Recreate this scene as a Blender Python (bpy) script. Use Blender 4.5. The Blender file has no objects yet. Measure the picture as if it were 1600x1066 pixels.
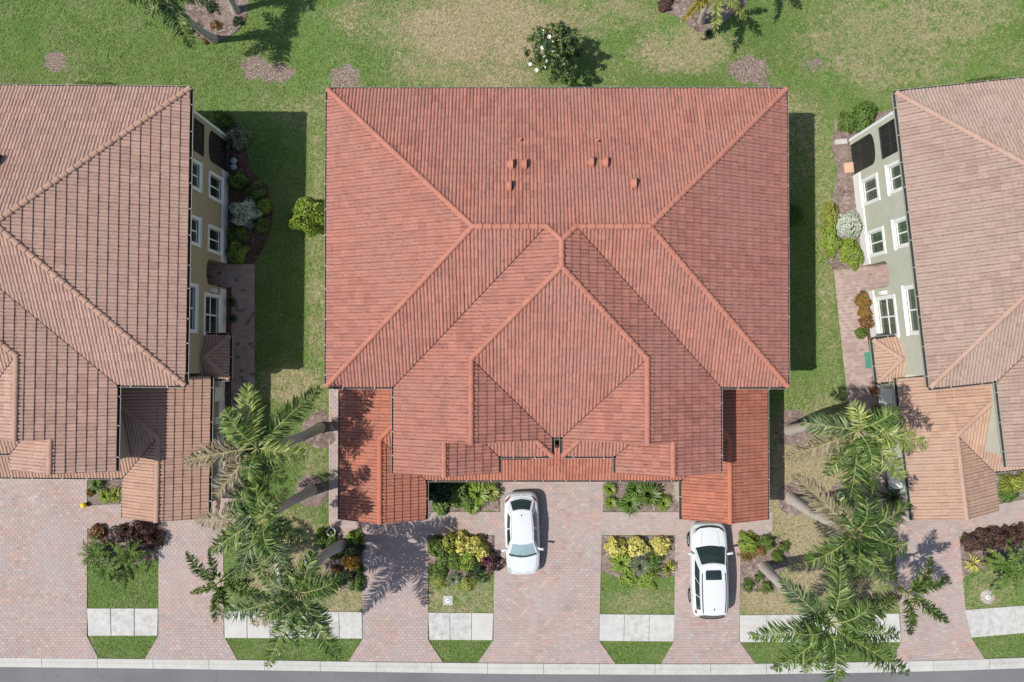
import bpy, bmesh, math, random
import numpy as np
from mathutils import Vector, Matrix
R = math.radians
random.seed(7)
rng = np.random.default_rng(7)

# ------------------------------------------------------------------ camera, sky, sun, exposure
SC = bpy.context.scene
COL = SC.collection
CAM_H, CAM_F, CAM_T = 41.5, 1245.0, R(1.0)
cam = bpy.data.cameras.new('camera')
camo = bpy.data.objects.new('camera', cam)
COL.objects.link(camo)
cam.sensor_width = 36.0
cam.lens = 36.0 * CAM_F / 1600.0
cam.clip_start = 0.5
cam.clip_end = 2000
camo.location = (0, 0, CAM_H)
camo.rotation_euler = (CAM_T, 0, 0)
SC.camera = camo

SUNV = Vector((0.573, 0.117, -1.0)).normalized()
elev = math.asin(-SUNV.z)
world = bpy.data.worlds.new('World')
SC.world = world
world.use_nodes = True
wn = world.node_tree.nodes
wl = world.node_tree.links
sky = wn.new('ShaderNodeTexSky')
sky.sky_type = 'NISHITA'
sky.sun_disc = False
sky.sun_elevation = elev
sky.sun_rotation = math.atan2(-SUNV.x, -SUNV.y)
bg = wn['Background']
wl.new(sky.outputs[0], bg.inputs[0])
bg.inputs[1].default_value = 0.128
sun = bpy.data.lights.new('sun', 'SUN')
sun.energy = 4.4
sun.angle = R(0.53)
sun.color = (1.0, 0.955, 0.89)
suno = bpy.data.objects.new('sun', sun)
COL.objects.link(suno)
suno.rotation_euler = SUNV.to_track_quat('-Z', 'Y').to_euler()
suno.location = (-20, -5, 40)
SC.view_settings.view_transform = 'Standard'
SC.view_settings.look = 'None'
SC.view_settings.gamma = 1.0
SC.view_settings.exposure = 0.13

# ------------------------------------------------------------------ helpers
def W(px, py, z=0.0):
    """photograph pixel + height above ground -> world point"""
    x = (px - 800) / CAM_F
    y = (533 - py) / CAM_F
    dy = y * math.cos(CAM_T) + math.sin(CAM_T)
    dz = y * math.sin(CAM_T) - math.cos(CAM_T)
    s = (z - CAM_H) / dz
    return Vector((x * s, dy * s, z))

def inframe(p, m=0):
    dx, dy, dz = p[0], p[1], p[2] - CAM_H
    yc = dy * math.cos(CAM_T) + dz * math.sin(CAM_T)
    zc = -dy * math.sin(CAM_T) + dz * math.cos(CAM_T)
    px = 800 + CAM_F * dx / -zc
    py = 533 - CAM_F * yc / -zc
    return -m < px < 1600 + m and -m < py < 1066 + m

def tag(o, label=None, cat=None, group=None, kind=None):
    if label: o['label'] = label
    if cat: o['category'] = cat
    if group: o['group'] = group
    if kind: o['kind'] = kind
    return o

def empty(name, loc, rz=0.0):
    o = bpy.data.objects.new(name, None)
    COL.objects.link(o)
    o.location = loc
    o.rotation_euler = (0, 0, rz)
    o.empty_display_size = 0.2
    return o

def link(name, me, parent=None, mat=None, kind=None):
    o = bpy.data.objects.new(name, me)
    COL.objects.link(o)
    if mat is not None and not me.materials:
        for m in (mat if isinstance(mat, (list, tuple)) else [mat]):
            me.materials.append(m)
    if parent: o.parent = parent
    if kind: o['kind'] = kind
    return o

class MB:
    """collects shapes and links them as one mesh"""
    def __init__(s):
        s.v = []; s.f = []; s.m = []; s.sm = []
    def add(s, vs, fs, mi=0, smooth=False):
        n = len(s.v)
        s.v += [tuple(v) for v in vs]
        for f in fs:
            s.f.append([i + n for i in f]); s.m.append(mi); s.sm.append(smooth)
        return s
    def box(s, x0, x1, y0, y1, z0, z1, mi=0):
        v = [(x0,y0,z0),(x1,y0,z0),(x1,y1,z0),(x0,y1,z0),(x0,y0,z1),(x1,y0,z1),(x1,y1,z1),(x0,y1,z1)]
        return s.add(v, [(3,2,1,0),(4,5,6,7),(0,1,5,4),(1,2,6,5),(2,3,7,6),(3,0,4,7)], mi)
    def obox(s, c, ax, ay, az, mi=0):
        c = Vector(c); ax = Vector(ax); ay = Vector(ay); az = Vector(az)
        v = [c+sx*ax+sy*ay+sz*az for sz in (-1,1) for sx, sy in ((-1,-1),(1,-1),(1,1),(-1,1))]
        return s.add(v, [(3,2,1,0),(4,5,6,7),(0,1,5,4),(1,2,6,5),(2,3,7,6),(3,0,4,7)], mi)
    def prism(s, poly, z0, z1, mi=0, mitop=None):
        n = len(poly)
        zt = z1 if callable(z1) else (lambda x, y: z1)
        v = [(p[0],p[1],z0) for p in poly] + [(p[0],p[1],zt(p[0],p[1])) for p in poly]
        s.add(v, [tuple(range(n-1,-1,-1))] + [(i,(i+1)%n,(i+1)%n+n,i+n) for i in range(n)], mi)
        s.add(v[n:], [tuple(range(n))], mi if mitop is None else mitop)
        return s
    def tube(s, pts, rad, n=8, mi=0, smooth=True, cap=True):
        pts = [Vector(p) for p in pts]
        rad = rad if isinstance(rad, (list, tuple)) else [rad]*len(pts)
        rings = []
        for i, p in enumerate(pts):
            t = (pts[min(i+1,len(pts)-1)] - pts[max(i-1,0)]).normalized()
            a = t.cross(Vector((0,0,1)))
            if a.length < 1e-3: a = Vector((1,0,0))
            a.normalize(); b = a.cross(t)
            rings.append([p + rad[i]*(a*math.cos(2*math.pi*k/n) + b*math.sin(2*math.pi*k/n)) for k in range(n)])
        v = [q for r in rings for q in r]
        f = [(i*n+k, (i+1)*n+k, (i+1)*n+(k+1)%n, i*n+(k+1)%n) for i in range(len(pts)-1) for k in range(n)]
        s.add(v, f, mi, smooth)
        if cap:
            s.add(rings[-1], [tuple(range(n))][::-1], mi)
            s.add(rings[0], [tuple(range(n))], mi)
        return s
    def mesh(s, name='m'):
        me = bpy.data.meshes.new(name)
        me.from_pydata(s.v, [], s.f)
        me.polygons.foreach_set('material_index', s.m)
        me.polygons.foreach_set('use_smooth', s.sm)
        me.update()
        return me
    def build(s, name, mat, parent=None, kind=None):
        me = s.mesh(name)
        for m in (mat if isinstance(mat, (list, tuple)) else [mat]):
            me.materials.append(m)
        return link(name, me, parent, kind=kind)

def inpoly(p, poly):
    c = False
    n = len(poly)
    for i in range(n):
        x1, y1 = poly[i][:2]; x2, y2 = poly[(i+1) % n][:2]
        if (y1 > p[1]) != (y2 > p[1]) and p[0] < (x2-x1)*(p[1]-y1)/(y2-y1)+x1:
            c = not c
    return c

def area2(poly):
    return sum(poly[i][0]*poly[(i+1)%len(poly)][1]-poly[(i+1)%len(poly)][0]*poly[i][1] for i in range(len(poly)))

def clip_convex(rect, poly):
    """Sutherland-Hodgman; poly counter-clockwise"""
    out = rect
    n = len(poly)
    for i in range(n):
        ax, ay = poly[i]; bx, by = poly[(i+1) % n]
        ex, ey = bx-ax, by-ay
        inp = out; out = []
        if not inp: return []
        d = [ex*(q[1]-ay)-ey*(q[0]-ax) for q in inp]
        for k in range(len(inp)):
            p, q = inp[k], inp[(k+1) % len(inp)]
            dp, dq = d[k], d[(k+1) % len(inp)]
            if dp >= 0: out.append(p)
            if (dp >= 0) != (dq >= 0):
                t = dp/(dp-dq)
                out.append((p[0]+t*(q[0]-p[0]), p[1]+t*(q[1]-p[1])))
    return out

# ------------------------------------------------------------------ materials
class NT:
    def __init__(s, name):
        s.m = bpy.data.materials.new(name); s.m.use_nodes = True
        s.t = s.m.node_tree; s.b = s.t.nodes['Principled BSDF']
    def n(s, ty, **kw):
        nd = s.t.nodes.new(ty)
        for k, v in kw.items():
            if k.startswith('i_'):
                nd.inputs[k[2:].replace('_', ' ')].default_value = v
            else: setattr(nd, k, v)
        return nd
    def l(s, a, b): s.t.links.new(a, b)
    def pos(s):
        return s.n('ShaderNodeNewGeometry').outputs['Position']
    def noise(s, scale, detail=3, rough=0.55, vec=None, dist=0.0):
        nd = s.n('ShaderNodeTexNoise')
        nd.inputs['Scale'].default_value = scale; nd.inputs['Detail'].default_value = detail
        nd.inputs['Roughness'].default_value = rough; nd.inputs['Distortion'].default_value = dist
        s.l(vec if vec is not None else s.pos(), nd.inputs['Vector'])
        return nd.outputs['Fac']
    def ramp(s, fac, stops):
        nd = s.n('ShaderNodeValToRGB')
        cr = nd.color_ramp
        while len(cr.elements) > 1: cr.elements.remove(cr.elements[-1])
        cr.elements[0].position = stops[0][0]; cr.elements[0].color = c4(stops[0][1])
        for p, c in stops[1:]:
            e = cr.elements.new(p); e.color = c4(c)
        s.l(fac, nd.inputs[0])
        return nd.outputs[0]
    def mix(s, fac, a, b, mode='MIX'):
        nd = s.n('ShaderNodeMix', data_type='RGBA', blend_type=mode)
        for v, i in ((fac, 0), (a, 6), (b, 7)):
            if hasattr(v, 'links') or hasattr(v, 'is_linked'): s.l(v, nd.inputs[i])
            else: nd.inputs[i].default_value = v if i == 0 else c4(v)
        return nd.outputs[2]
    def math(s, op, a, b=0.0, clamp=False):
        nd = s.n('ShaderNodeMath', operation=op, use_clamp=clamp)
        for v, i in ((a, 0), (b, 1)):
            if hasattr(v, 'is_linked'): s.l(v, nd.inputs[i])
            else: nd.inputs[i].default_value = v
        return nd.outputs[0]
    def bump(s, h, strength=0.5, dist=0.02):
        nd = s.n('ShaderNodeBump'); nd.inputs['Strength'].default_value = strength
        nd.inputs['Distance'].default_value = dist
        s.l(h, nd.inputs['Height']); s.l(nd.outputs[0], s.b.inputs['Normal'])
    def col(s, c):
        if hasattr(c, 'is_linked'): s.l(c, s.b.inputs['Base Color'])
        else: s.b.inputs['Base Color'].default_value = c4(c)
    def rough(s, r, spec=0.3):
        s.b.inputs['Roughness'].default_value = r
        s.b.inputs['Specular IOR Level'].default_value = spec
    def map01(s, v, a, b):
        nd = s.n('ShaderNodeMapRange'); s.l(v, nd.inputs[0])
        nd.inputs[1].default_value = a; nd.inputs[2].default_value = b
        return nd.outputs[0]

def c4(c):
    return (c[0], c[1], c[2], 1.0)
def srgb(r, g, b, k=1.0):
    f = lambda v: ((v/255)/12.92 if v <= 10 else (((v/255)+0.055)/1.055)**2.4)*k
    return (f(r), f(g), f(b))

def plain(name, c, rough=0.6, spec=0.3, var=0.12, scale=3.0, metal=0.0, bump=0.0):
    t = NT(name)
    f = t.noise(scale, 4)
    t.col(t.ramp(f, [(0.3, tuple(x*(1-var) for x in c)), (0.7, tuple(min(1, x*(1+var)) for x in c))]))
    t.rough(rough, spec); t.b.inputs['Metallic'].default_value = metal
    if bump: t.bump(t.noise(scale*12, 3), bump, 0.01)
    return t.m

def rnd_out(t):
    a = t.n('ShaderNodeAttribute', attribute_name='rnd').outputs['Fac']
    o = t.n('ShaderNodeObjectInfo').outputs['Random']
    return t.math('FRACT', t.math('ADD', a, o))

def tile_mat(name, cols, stain, stain_amt, big):
    """cols: list of three base colours; stain: dark weathering colour; big: faded colour of large patches"""
    t = NT(name)
    r = rnd_out(t)
    base = t.ramp(r, [(0.0, cols[0]), (0.45, cols[1]), (1.0, cols[2])])
    b = t.noise(0.35, 4, 0.6)
    base = t.mix(t.map01(b, 0.38, 0.72), base, big)
    fine = t.noise(5.5, 5, 0.72)
    st = t.math('MULTIPLY', t.map01(fine, 0.55, 0.78), stain_amt)
    md = t.math('MULTIPLY', st, t.map01(t.noise(0.9, 3), 0.3, 0.65))
    base = t.mix(md, base, stain)
    tv = t.n('ShaderNodeAttribute', attribute_name='tuv').outputs['Vector']
    sc = t.n('ShaderNodeVectorMath', operation='MULTIPLY'); t.l(tv, sc.inputs[0]); sc.inputs[1].default_value = (15.0, 4.2, 1.0)
    of = t.n('ShaderNodeVectorMath', operation='ADD'); t.l(sc.outputs[0], of.inputs[0])
    cb = t.n('ShaderNodeCombineXYZ'); ob = t.math('MULTIPLY', t.n('ShaderNodeObjectInfo').outputs['Random'], 900.0)
    t.l(ob, cb.inputs[0]); t.l(ob, cb.inputs[1]); t.l(cb.outputs[0], of.inputs[1])
    fl = t.noise(1.0, 3, 0.65, of.outputs[0])
    base = t.mix(t.math('MULTIPLY', t.map01(fl, 0.53, 0.70), min(0.75, stain_amt*0.8)), base, stain)
    sp = t.noise(15.0, 3, 0.6)
    base = t.mix(t.math('MULTIPLY', t.map01(sp, 0.64, 0.70), 0.6), base, tuple(x*0.35 for x in stain))
    lt = t.noise(10.0, 4, 0.7)
    base = t.mix(t.math('MULTIPLY', t.map01(lt, 0.5, 0.8), 0.16), base, t.mix(0.5, base, (0.62, 0.5, 0.40)))
    t.col(base); t.rough(0.82, 0.2)
    t.bump(t.noise(60, 3), 0.25, 0.006)
    return t.m

M = {}
M['tile_c'] = tile_mat('coral_tile', [(0.420,0.180,0.131),(0.376,0.158,0.116),(0.305,0.128,0.098)], (0.142,0.087,0.076), 0.9, (0.360,0.174,0.136))
M['cap_c'] = tile_mat('coral_cap', [(0.436,0.182,0.126),(0.407,0.167,0.116),(0.359,0.147,0.105)], (0.213,0.097,0.073), 0.45, (0.407,0.167,0.114))
M['low_c'] = tile_mat('orange_tile', [(0.443,0.170,0.108),(0.391,0.147,0.097),(0.319,0.121,0.082)], (0.165,0.080,0.062), 0.8, (0.371,0.160,0.113))
M['lowcap_c'] = tile_mat('orange_cap', [(0.47,0.165,0.095),(0.44,0.15,0.088),(0.39,0.135,0.082)], (0.25,0.10,0.065), 0.4, (0.43,0.155,0.095))
M['tile_l'] = tile_mat('buff_tile_west', [(0.469,0.301,0.237),(0.427,0.270,0.212),(0.366,0.225,0.177)], (0.185,0.118,0.093), 0.7, (0.402,0.270,0.211))
M['cap_l'] = tile_mat('buff_cap_west', [(0.423,0.260,0.186),(0.400,0.244,0.175),(0.363,0.219,0.156)], (0.223,0.140,0.107), 0.45, (0.400,0.249,0.182))
M['low_l'] = tile_mat('peach_tile_west', [(0.46,0.29,0.21),(0.42,0.26,0.19),(0.36,0.215,0.155)], (0.20,0.125,0.097), 0.5, (0.41,0.268,0.205))
M['tile_r'] = tile_mat('buff_tile_east', [(0.397,0.283,0.227),(0.360,0.255,0.206),(0.314,0.218,0.175)], (0.175,0.129,0.108), 0.8, (0.371,0.276,0.229))
M['cap_r'] = tile_mat('buff_cap_east', [(0.432,0.285,0.213),(0.414,0.271,0.204),(0.377,0.244,0.184)], (0.258,0.175,0.138), 0.35, (0.414,0.278,0.213))
M['low_r'] = tile_mat('peach_tile_east', [(0.465,0.305,0.22),(0.43,0.28,0.205),(0.38,0.243,0.178)], (0.23,0.155,0.12), 0.5, (0.43,0.298,0.225))
M['underlay'] = plain('underlay', (0.055,0.035,0.03), 0.9)
M['wall_l'] = plain('tan_stucco', (0.40,0.33,0.23), 0.9, 0.1, 0.05, 1.5, bump=0.3)
M['wall_c'] = plain('cream_stucco', (0.50,0.44,0.33), 0.9, 0.1, 0.05, 1.5, bump=0.3)
M['wall_r'] = plain('sage_stucco', (0.50,0.505,0.415), 0.9, 0.1, 0.05, 1.5, bump=0.3)
M['white'] = plain('white_trim', (0.80,0.80,0.78), 0.6, 0.3, 0.03)
M['gutter_in'] = plain('gutter_dirt_and_vent_shade', (0.045,0.042,0.038), 0.85, 0.1, 0.3, 8)  # grime in the gutters; also paints the shade in vent mouths
M['gutter'] = plain('gutter_paint', (0.36,0.34,0.31), 0.5, 0.3, 0.1, 4)
M['hanger'] = plain('gutter_hanger', (0.38,0.36,0.33), 0.5, 0.3, 0.1)
M['bronze'] = plain('bronze_frame', (0.035,0.033,0.032), 0.45, 0.4, 0.1)
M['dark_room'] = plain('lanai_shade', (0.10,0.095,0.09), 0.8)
M['lead'] = plain('galvanised', (0.42,0.42,0.43), 0.45, 0.5, 0.1, 6, metal=0.6)
M['plastic_white'] = plain('white_plastic', (0.75,0.75,0.73), 0.45, 0.4, 0.04)

def glass_mat(name, c, alpha=1.0, rough=0.04):
    t = NT(name); t.col(c); t.rough(rough, 0.8)
    t.b.inputs['Alpha'].default_value = alpha
    return t.m
M['pane'] = glass_mat('window_glass', (0.025,0.03,0.028))
M['pane_r'] = glass_mat('window_glass_bright', (0.075,0.115,0.075), rough=0.08)
M['carglass'] = glass_mat('car_glass', (0.018,0.032,0.036))
M['windscreen'] = glass_mat('windscreen_glass', (0.10,0.16,0.17), 0.35)
M['screen'] = glass_mat('insect_screen', (0.03,0.03,0.03), 0.55, 0.6)

def paver_mat():
    t = NT('pavers')
    isl = t.n('ShaderNodeNewGeometry').outputs['Random Per Island']
    base = t.ramp(isl, [(0.0,(0.385,0.265,0.228)),(0.22,(0.345,0.265,0.235)),(0.45,(0.445,0.29,0.245)),(0.65,(0.30,0.255,0.24)),(0.82,(0.44,0.355,0.31)),(0.97,(0.325,0.222,0.19))])
    b = t.noise(0.45, 4, 0.6)
    base = t.mix(t.map01(b, 0.35, 0.7), base, t.mix(0.6, base, (0.385,0.335,0.32)))
    b2 = t.noise(0.22, 3, 0.6, dist=0.6)
    base = t.mix(t.math('MULTIPLY', t.map01(b2, 0.5, 0.72), 0.45), base, (0.45,0.315,0.275))
    f = t.noise(9, 4, 0.7)
    base = t.mix(t.math('MULTIPLY', t.map01(f, 0.5, 0.8), 0.4), base, (0.25,0.21,0.19))
    g = t.noise(0.8, 5, 0.65, dist=0.8)
    base = t.mix(t.math('MULTIPLY', t.map01(g, 0.56, 0.74), 0.5), base, (0.22,0.19,0.18))
    g3 = t.noise(0.6, 4, 0.65, dist=0.7)
    base = t.mix(t.math('MULTIPLY', t.map01(g3, 0.46, 0.66), 0.6), base, t.mix(0.75, base, (0.335,0.305,0.308)))
    g4 = t.noise(0.75, 4, 0.65)
    base = t.mix(t.math('MULTIPLY', t.map01(g4, 0.56, 0.70), 0.55), base, (0.45,0.285,0.235))
    g2 = t.noise(1.3, 4, 0.6)
    base = t.mix(t.math('MULTIPLY', t.map01(g2, 0.60, 0.75), 0.45), base, (0.53,0.47,0.43))
    t.col(base); t.rough(0.9, 0.15); t.bump(t.noise(70, 3), 0.3, 0.006)
    return t.m
M['paver'] = paver_mat()
def mossy_paver():
    t = NT('damp_pavers')
    isl = t.n('ShaderNodeNewGeometry').outputs['Random Per Island']
    base = t.ramp(isl, [(0.0,(0.40,0.27,0.235)),(0.3,(0.34,0.26,0.235)),(0.6,(0.44,0.31,0.27)),(0.90,(0.40,0.29,0.255)),(0.94,(0.17,0.14,0.13)),(1.0,(0.2,0.165,0.15))])
    f = t.noise(2.0, 4, 0.7)
    base = t.mix(t.math('MULTIPLY', t.map01(f, 0.52, 0.7), 0.6), base, (0.20,0.17,0.16))
    t.col(base); t.rough(0.9, 0.15); t.bump(t.noise(70, 3), 0.3, 0.006)
    return t.m
M['paver_damp'] = mossy_paver()
def old_paver():
    t = NT('old_pavers')
    isl = t.n('ShaderNodeNewGeometry').outputs['Random Per Island']
    base = t.ramp(isl, [(0.0,(0.36,0.25,0.22)),(0.3,(0.32,0.245,0.225)),(0.6,(0.40,0.285,0.25)),(0.86,(0.43,0.33,0.295)),(1.0,(0.27,0.20,0.185))])
    f = t.noise(2.0, 4, 0.7)
    base = t.mix(t.math('MULTIPLY', t.map01(f, 0.5, 0.7), 0.5), base, (0.26,0.20,0.185))
    t.col(base); t.rough(0.9, 0.15); t.bump(t.noise(70, 3), 0.3, 0.006)
    return t.m
M['paver_old'] = old_paver()
def sand_mat():
    t = NT('joint_sand')
    b = t.noise(0.3, 3)
    t.col(t.ramp(b, [(0.35,(0.30,0.255,0.225)),(0.65,(0.60,0.545,0.49))])); t.rough(0.95, 0.1)
    return t.m
M['sand'] = sand_mat()
def concrete_mat(name, c, dark):
    t = NT(name)
    b = t.noise(0.9, 5, 0.65)
    base = t.ramp(b, [(0.3, tuple(x*0.86 for x in c)), (0.7, c)])
    o = t.n('ShaderNodeObjectInfo').outputs['Random']
    base = t.mix(t.math('MULTIPLY', t.math('MULTIPLY', o, t.map01(t.noise(3.5, 5, 0.7), 0.42, 0.75)), dark), base, (0.27,0.26,0.25))
    base = t.mix(t.math('MULTIPLY', t.map01(t.noise(22, 3), 0.58, 0.75), 0.25), base, (0.33,0.31,0.29))
    t.col(base); t.rough(0.9, 0.15); t.bump(t.noise(50, 4), 0.2, 0.005)
    return t.m
M['walk'] = concrete_mat('sidewalk_concrete', (0.53,0.515,0.48), 1.1)
M['curb'] = concrete_mat('curb_concrete', (0.50,0.485,0.445), 0.6)
def asphalt_mat():
    t = NT('asphalt')
    b = t.noise(0.25, 4, 0.6)
    base = t.ramp(b, [(0.35,(0.135,0.135,0.138)),(0.65,(0.17,0.17,0.172))])
    base = t.mix(t.math('MULTIPLY', t.map01(t.noise(45, 3, 0.6), 0.55, 0.75), 0.5), base, (0.12,0.12,0.122))
    base = t.mix(t.math('MULTIPLY', t.map01(t.noise(60, 2), 0.6, 0.75), 0.4), base, (0.28,0.28,0.28))
    v = t.n('ShaderNodeTexVoronoi', feature='DISTANCE_TO_EDGE'); v.inputs['Scale'].default_value = 0.45
    nz = t.n('ShaderNodeTexNoise'); nz.inputs['Scale'].default_value = 1.6; t.l(t.pos(), nz.inputs['Vector'])
    vm = t.n('ShaderNodeVectorMath', operation='ADD'); t.l(t.pos(), vm.inputs[0]); t.l(nz.outputs['Color'], vm.inputs[1])
    t.l(vm.outputs[0], v.inputs['Vector'])
    base = t.mix(t.math('MULTIPLY', t.math('LESS_THAN', v.outputs[0], 0.006), 0.45), base, (0.12,0.12,0.12))
    t.col(base); t.rough(0.85, 0.2); t.bump(t.noise(90, 3), 0.4, 0.006)
    return t.m
M['asphalt'] = asphalt_mat()

def lawn_mat():
    t = NT('lawn_grass')
    at = t.n('ShaderNodeAttribute', attribute_name='ground')
    sx = t.n('ShaderNodeSeparateColor'); t.l(at.outputs['Color'], sx.inputs[0])
    dry, soil, lush = sx.outputs[0], sx.outputs[1], sx.outputs[2]
    n1 = t.noise(0.5, 5, 0.65); n2 = t.noise(2.6, 5, 0.7); n3 = t.noise(6.0, 5, 0.75); n4 = t.noise(15, 4, 0.75)
    green = t.ramp(n2, [(0.3,(0.080,0.165,0.028)),(0.5,(0.130,0.23,0.046)),(0.7,(0.20,0.29,0.066))])
    green = t.mix(t.map01(n1, 0.35, 0.68), green, (0.165,0.235,0.075))
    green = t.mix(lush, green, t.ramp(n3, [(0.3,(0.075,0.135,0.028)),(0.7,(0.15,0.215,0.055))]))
    n0 = t.noise(0.8, 5, 0.68, dist=0.5)
    green = t.mix(t.math('MULTIPLY', t.map01(n0, 0.46, 0.68), 0.55), green, (0.225,0.25,0.105))
    n00 = t.noise(0.33, 4, 0.6)
    green = t.mix(t.math('MULTIPLY', t.map01(n00, 0.50, 0.68), 0.6), green, (0.085,0.165,0.03))
    tan = t.ramp(n3, [(0.3,(0.30,0.235,0.135)),(0.7,(0.47,0.385,0.245))])
    dm = t.math('ADD', dry, t.math('ADD', t.math('MULTIPLY', t.math('SUBTRACT', n2, 0.5), 1.5), t.math('MULTIPLY', t.math('SUBTRACT', n1, 0.5), 1.2)))
    dm = t.math('ADD', dm, t.math('MULTIPLY', t.math('SUBTRACT', n3, 0.5), 1.0))
    base = t.mix(t.map01(dm, 0.30, 0.85), green, tan)
    # blades: dark gaps and bright tips
    base = t.mix(t.math('MULTIPLY', t.map01(n4, 0.52, 0.36), 0.75), base, t.mix(0.72, base, (0.012,0.03,0.008)))
    base = t.mix(t.math('MULTIPLY', t.map01(n4, 0.53, 0.66), 0.45), base, (0.34,0.36,0.17))
    base = t.mix(t.math('MULTIPLY', t.map01(n3, 0.55, 0.36), 0.40), base, t.mix(0.6, base, (0.02,0.05,0.012)))
    sm = t.math('ADD', t.math('ADD', soil, t.math('MULTIPLY', t.math('SUBTRACT', n3, 0.5), 1.5)), t.math('MULTIPLY', t.math('SUBTRACT', n2, 0.5), 2.2))
    soilc = t.ramp(n4, [(0.38,(0.10,0.07,0.055)),(0.52,(0.25,0.185,0.15)),(0.66,(0.48,0.40,0.36))])
    base = t.mix(t.map01(sm, 0.45, 0.62), base, soilc)
    t.col(base); t.rough(0.9, 0.1)
    h = t.math('ADD', t.math('MULTIPLY', n3, 1.0), t.math('MULTIPLY', n4, 0.8))
    t.bump(h, 0.9, 0.06)
    return t.m
M['lawn'] = lawn_mat()
def mulch_mat(name, a, b, c):
    t = NT(name)
    v = t.n('ShaderNodeTexVoronoi'); v.inputs['Scale'].default_value = 11
    nz = t.noise(6, 3)
    t.l(t.pos(), v.inputs['Vector'])
    sx = t.n('ShaderNodeSeparateColor'); t.l(v.outputs['Color'], sx.inputs[0])
    base = t.ramp(sx.outputs[0], [(0.0, a), (0.5, b), (0.85, b), (1.0, c)])
    base = t.mix(t.map01(t.noise(1.2, 4), 0.35, 0.7), base, t.mix(0.5, base, c))
    t.col(base); t.rough(0.95, 0.1)
    t.bump(t.math('ADD', v.outputs['Distance'], nz), 1.0, 0.04)
    return t.m
M['mulch'] = mulch_mat('mulch', (0.09,0.062,0.052), (0.19,0.14,0.12), (0.36,0.29,0.255))
M['mulch_red'] = mulch_mat('red_mulch', (0.045,0.025,0.02), (0.105,0.058,0.046), (0.19,0.115,0.095))

def leaf_mat(name, stops, rough=0.45, spec=0.4, trans=0.22):
    t = NT(name)
    isl = t.n('ShaderNodeNewGeometry').outputs['Random Per Island']
    o = t.n('ShaderNodeObjectInfo').outputs['Random']
    r = t.math('ADD', t.math('MULTIPLY', isl, 0.85), t.math('MULTIPLY', o, 0.15))
    n = len(stops)
    c = t.ramp(r, [(i/(n-1), s) for i, s in enumerate(stops)])
    t.col(c); t.rough(rough, spec)
    tr = t.n('ShaderNodeBsdfTranslucent'); 
    t.l(c, tr.inputs[0])
    mx = t.n('ShaderNodeMixShader'); mx.inputs[0].default_value = trans
    out = t.t.nodes['Material Output']
    t.l(t.b.outputs[0], mx.inputs[1]); t.l(tr.outputs[0], mx.inputs[2]); t.l(mx.outputs[0], out.inputs[0])
    return t.m
LM = {
 'palm': leaf_mat('palm_leaf', [(0.022,0.048,0.010),(0.058,0.11,0.020),(0.125,0.20,0.036),(0.32,0.38,0.12)]),
 'palm_blue': leaf_mat('palm_leaf_blue', [(0.022,0.046,0.016),(0.058,0.104,0.032),(0.12,0.185,0.06),(0.33,0.37,0.18)]),
 'palm_lime': leaf_mat('palm_leaf_lime', [(0.11,0.16,0.03),(0.23,0.30,0.06),(0.36,0.41,0.12),(0.52,0.52,0.24)]),
 'palm_gold': leaf_mat('palm_leaf_gold', [(0.16,0.17,0.03),(0.30,0.25,0.04),(0.42,0.32,0.07)]),
 'palm_dry': leaf_mat('palm_leaf_dry', [(0.17,0.14,0.07),(0.27,0.22,0.13),(0.34,0.30,0.20)]),
 'green': leaf_mat('shrub_green', [(0.06,0.115,0.02),(0.115,0.19,0.035),(0.20,0.28,0.06)]),
 'bright': leaf_mat('shrub_bright', [(0.13,0.20,0.025),(0.22,0.31,0.04),(0.33,0.42,0.075)]),
 'dark': leaf_mat('shrub_dark', [(0.015,0.035,0.012),(0.035,0.07,0.022),(0.07,0.11,0.04)]),
 'white': leaf_mat('shrub_white', [(0.32,0.37,0.29),(0.55,0.59,0.49),(0.72,0.74,0.64)]),
 'yellow': leaf_mat('shrub_yellow', [(0.22,0.26,0.05),(0.60,0.54,0.13),(0.72,0.66,0.26)]),
 'ygreen': leaf_mat('shrub_yellow_green', [(0.13,0.18,0.03),(0.28,0.31,0.05),(0.42,0.42,0.10)]),
 'purple': leaf_mat('shrub_purple', [(0.035,0.022,0.02),(0.085,0.042,0.04),(0.19,0.09,0.075),(0.07,0.09,0.03)]),
 'red': leaf_mat('shrub_red', [(0.10,0.05,0.03),(0.30,0.08,0.05),(0.10,0.13,0.03),(0.36,0.12,0.06)]),
 'croton': leaf_mat('shrub_croton', [(0.07,0.13,0.03),(0.13,0.19,0.04),(0.42,0.16,0.05),(0.14,0.19,0.04),(0.45,0.10,0.05),(0.22,0.26,0.05)]),
 'orange': leaf_mat('shrub_orange', [(0.22,0.17,0.03),(0.55,0.24,0.025),(0.6,0.33,0.04)]),
 'magenta': leaf_mat('flower_magenta', [(0.20,0.03,0.10),(0.38,0.06,0.2)]),
 'greygreen': leaf_mat('grass_grey', [(0.12,0.16,0.08),(0.22,0.26,0.15),(0.30,0.32,0.21)]),
 'magnolia': leaf_mat('magnolia_leaf', [(0.014,0.034,0.014),(0.032,0.066,0.022),(0.075,0.12,0.035),(0.20,0.22,0.05)], 0.3, 0.5, 0.15),
 'petal': leaf_mat('white_petal', [(0.75,0.72,0.66),(0.82,0.8,0.75)]),
}
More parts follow.
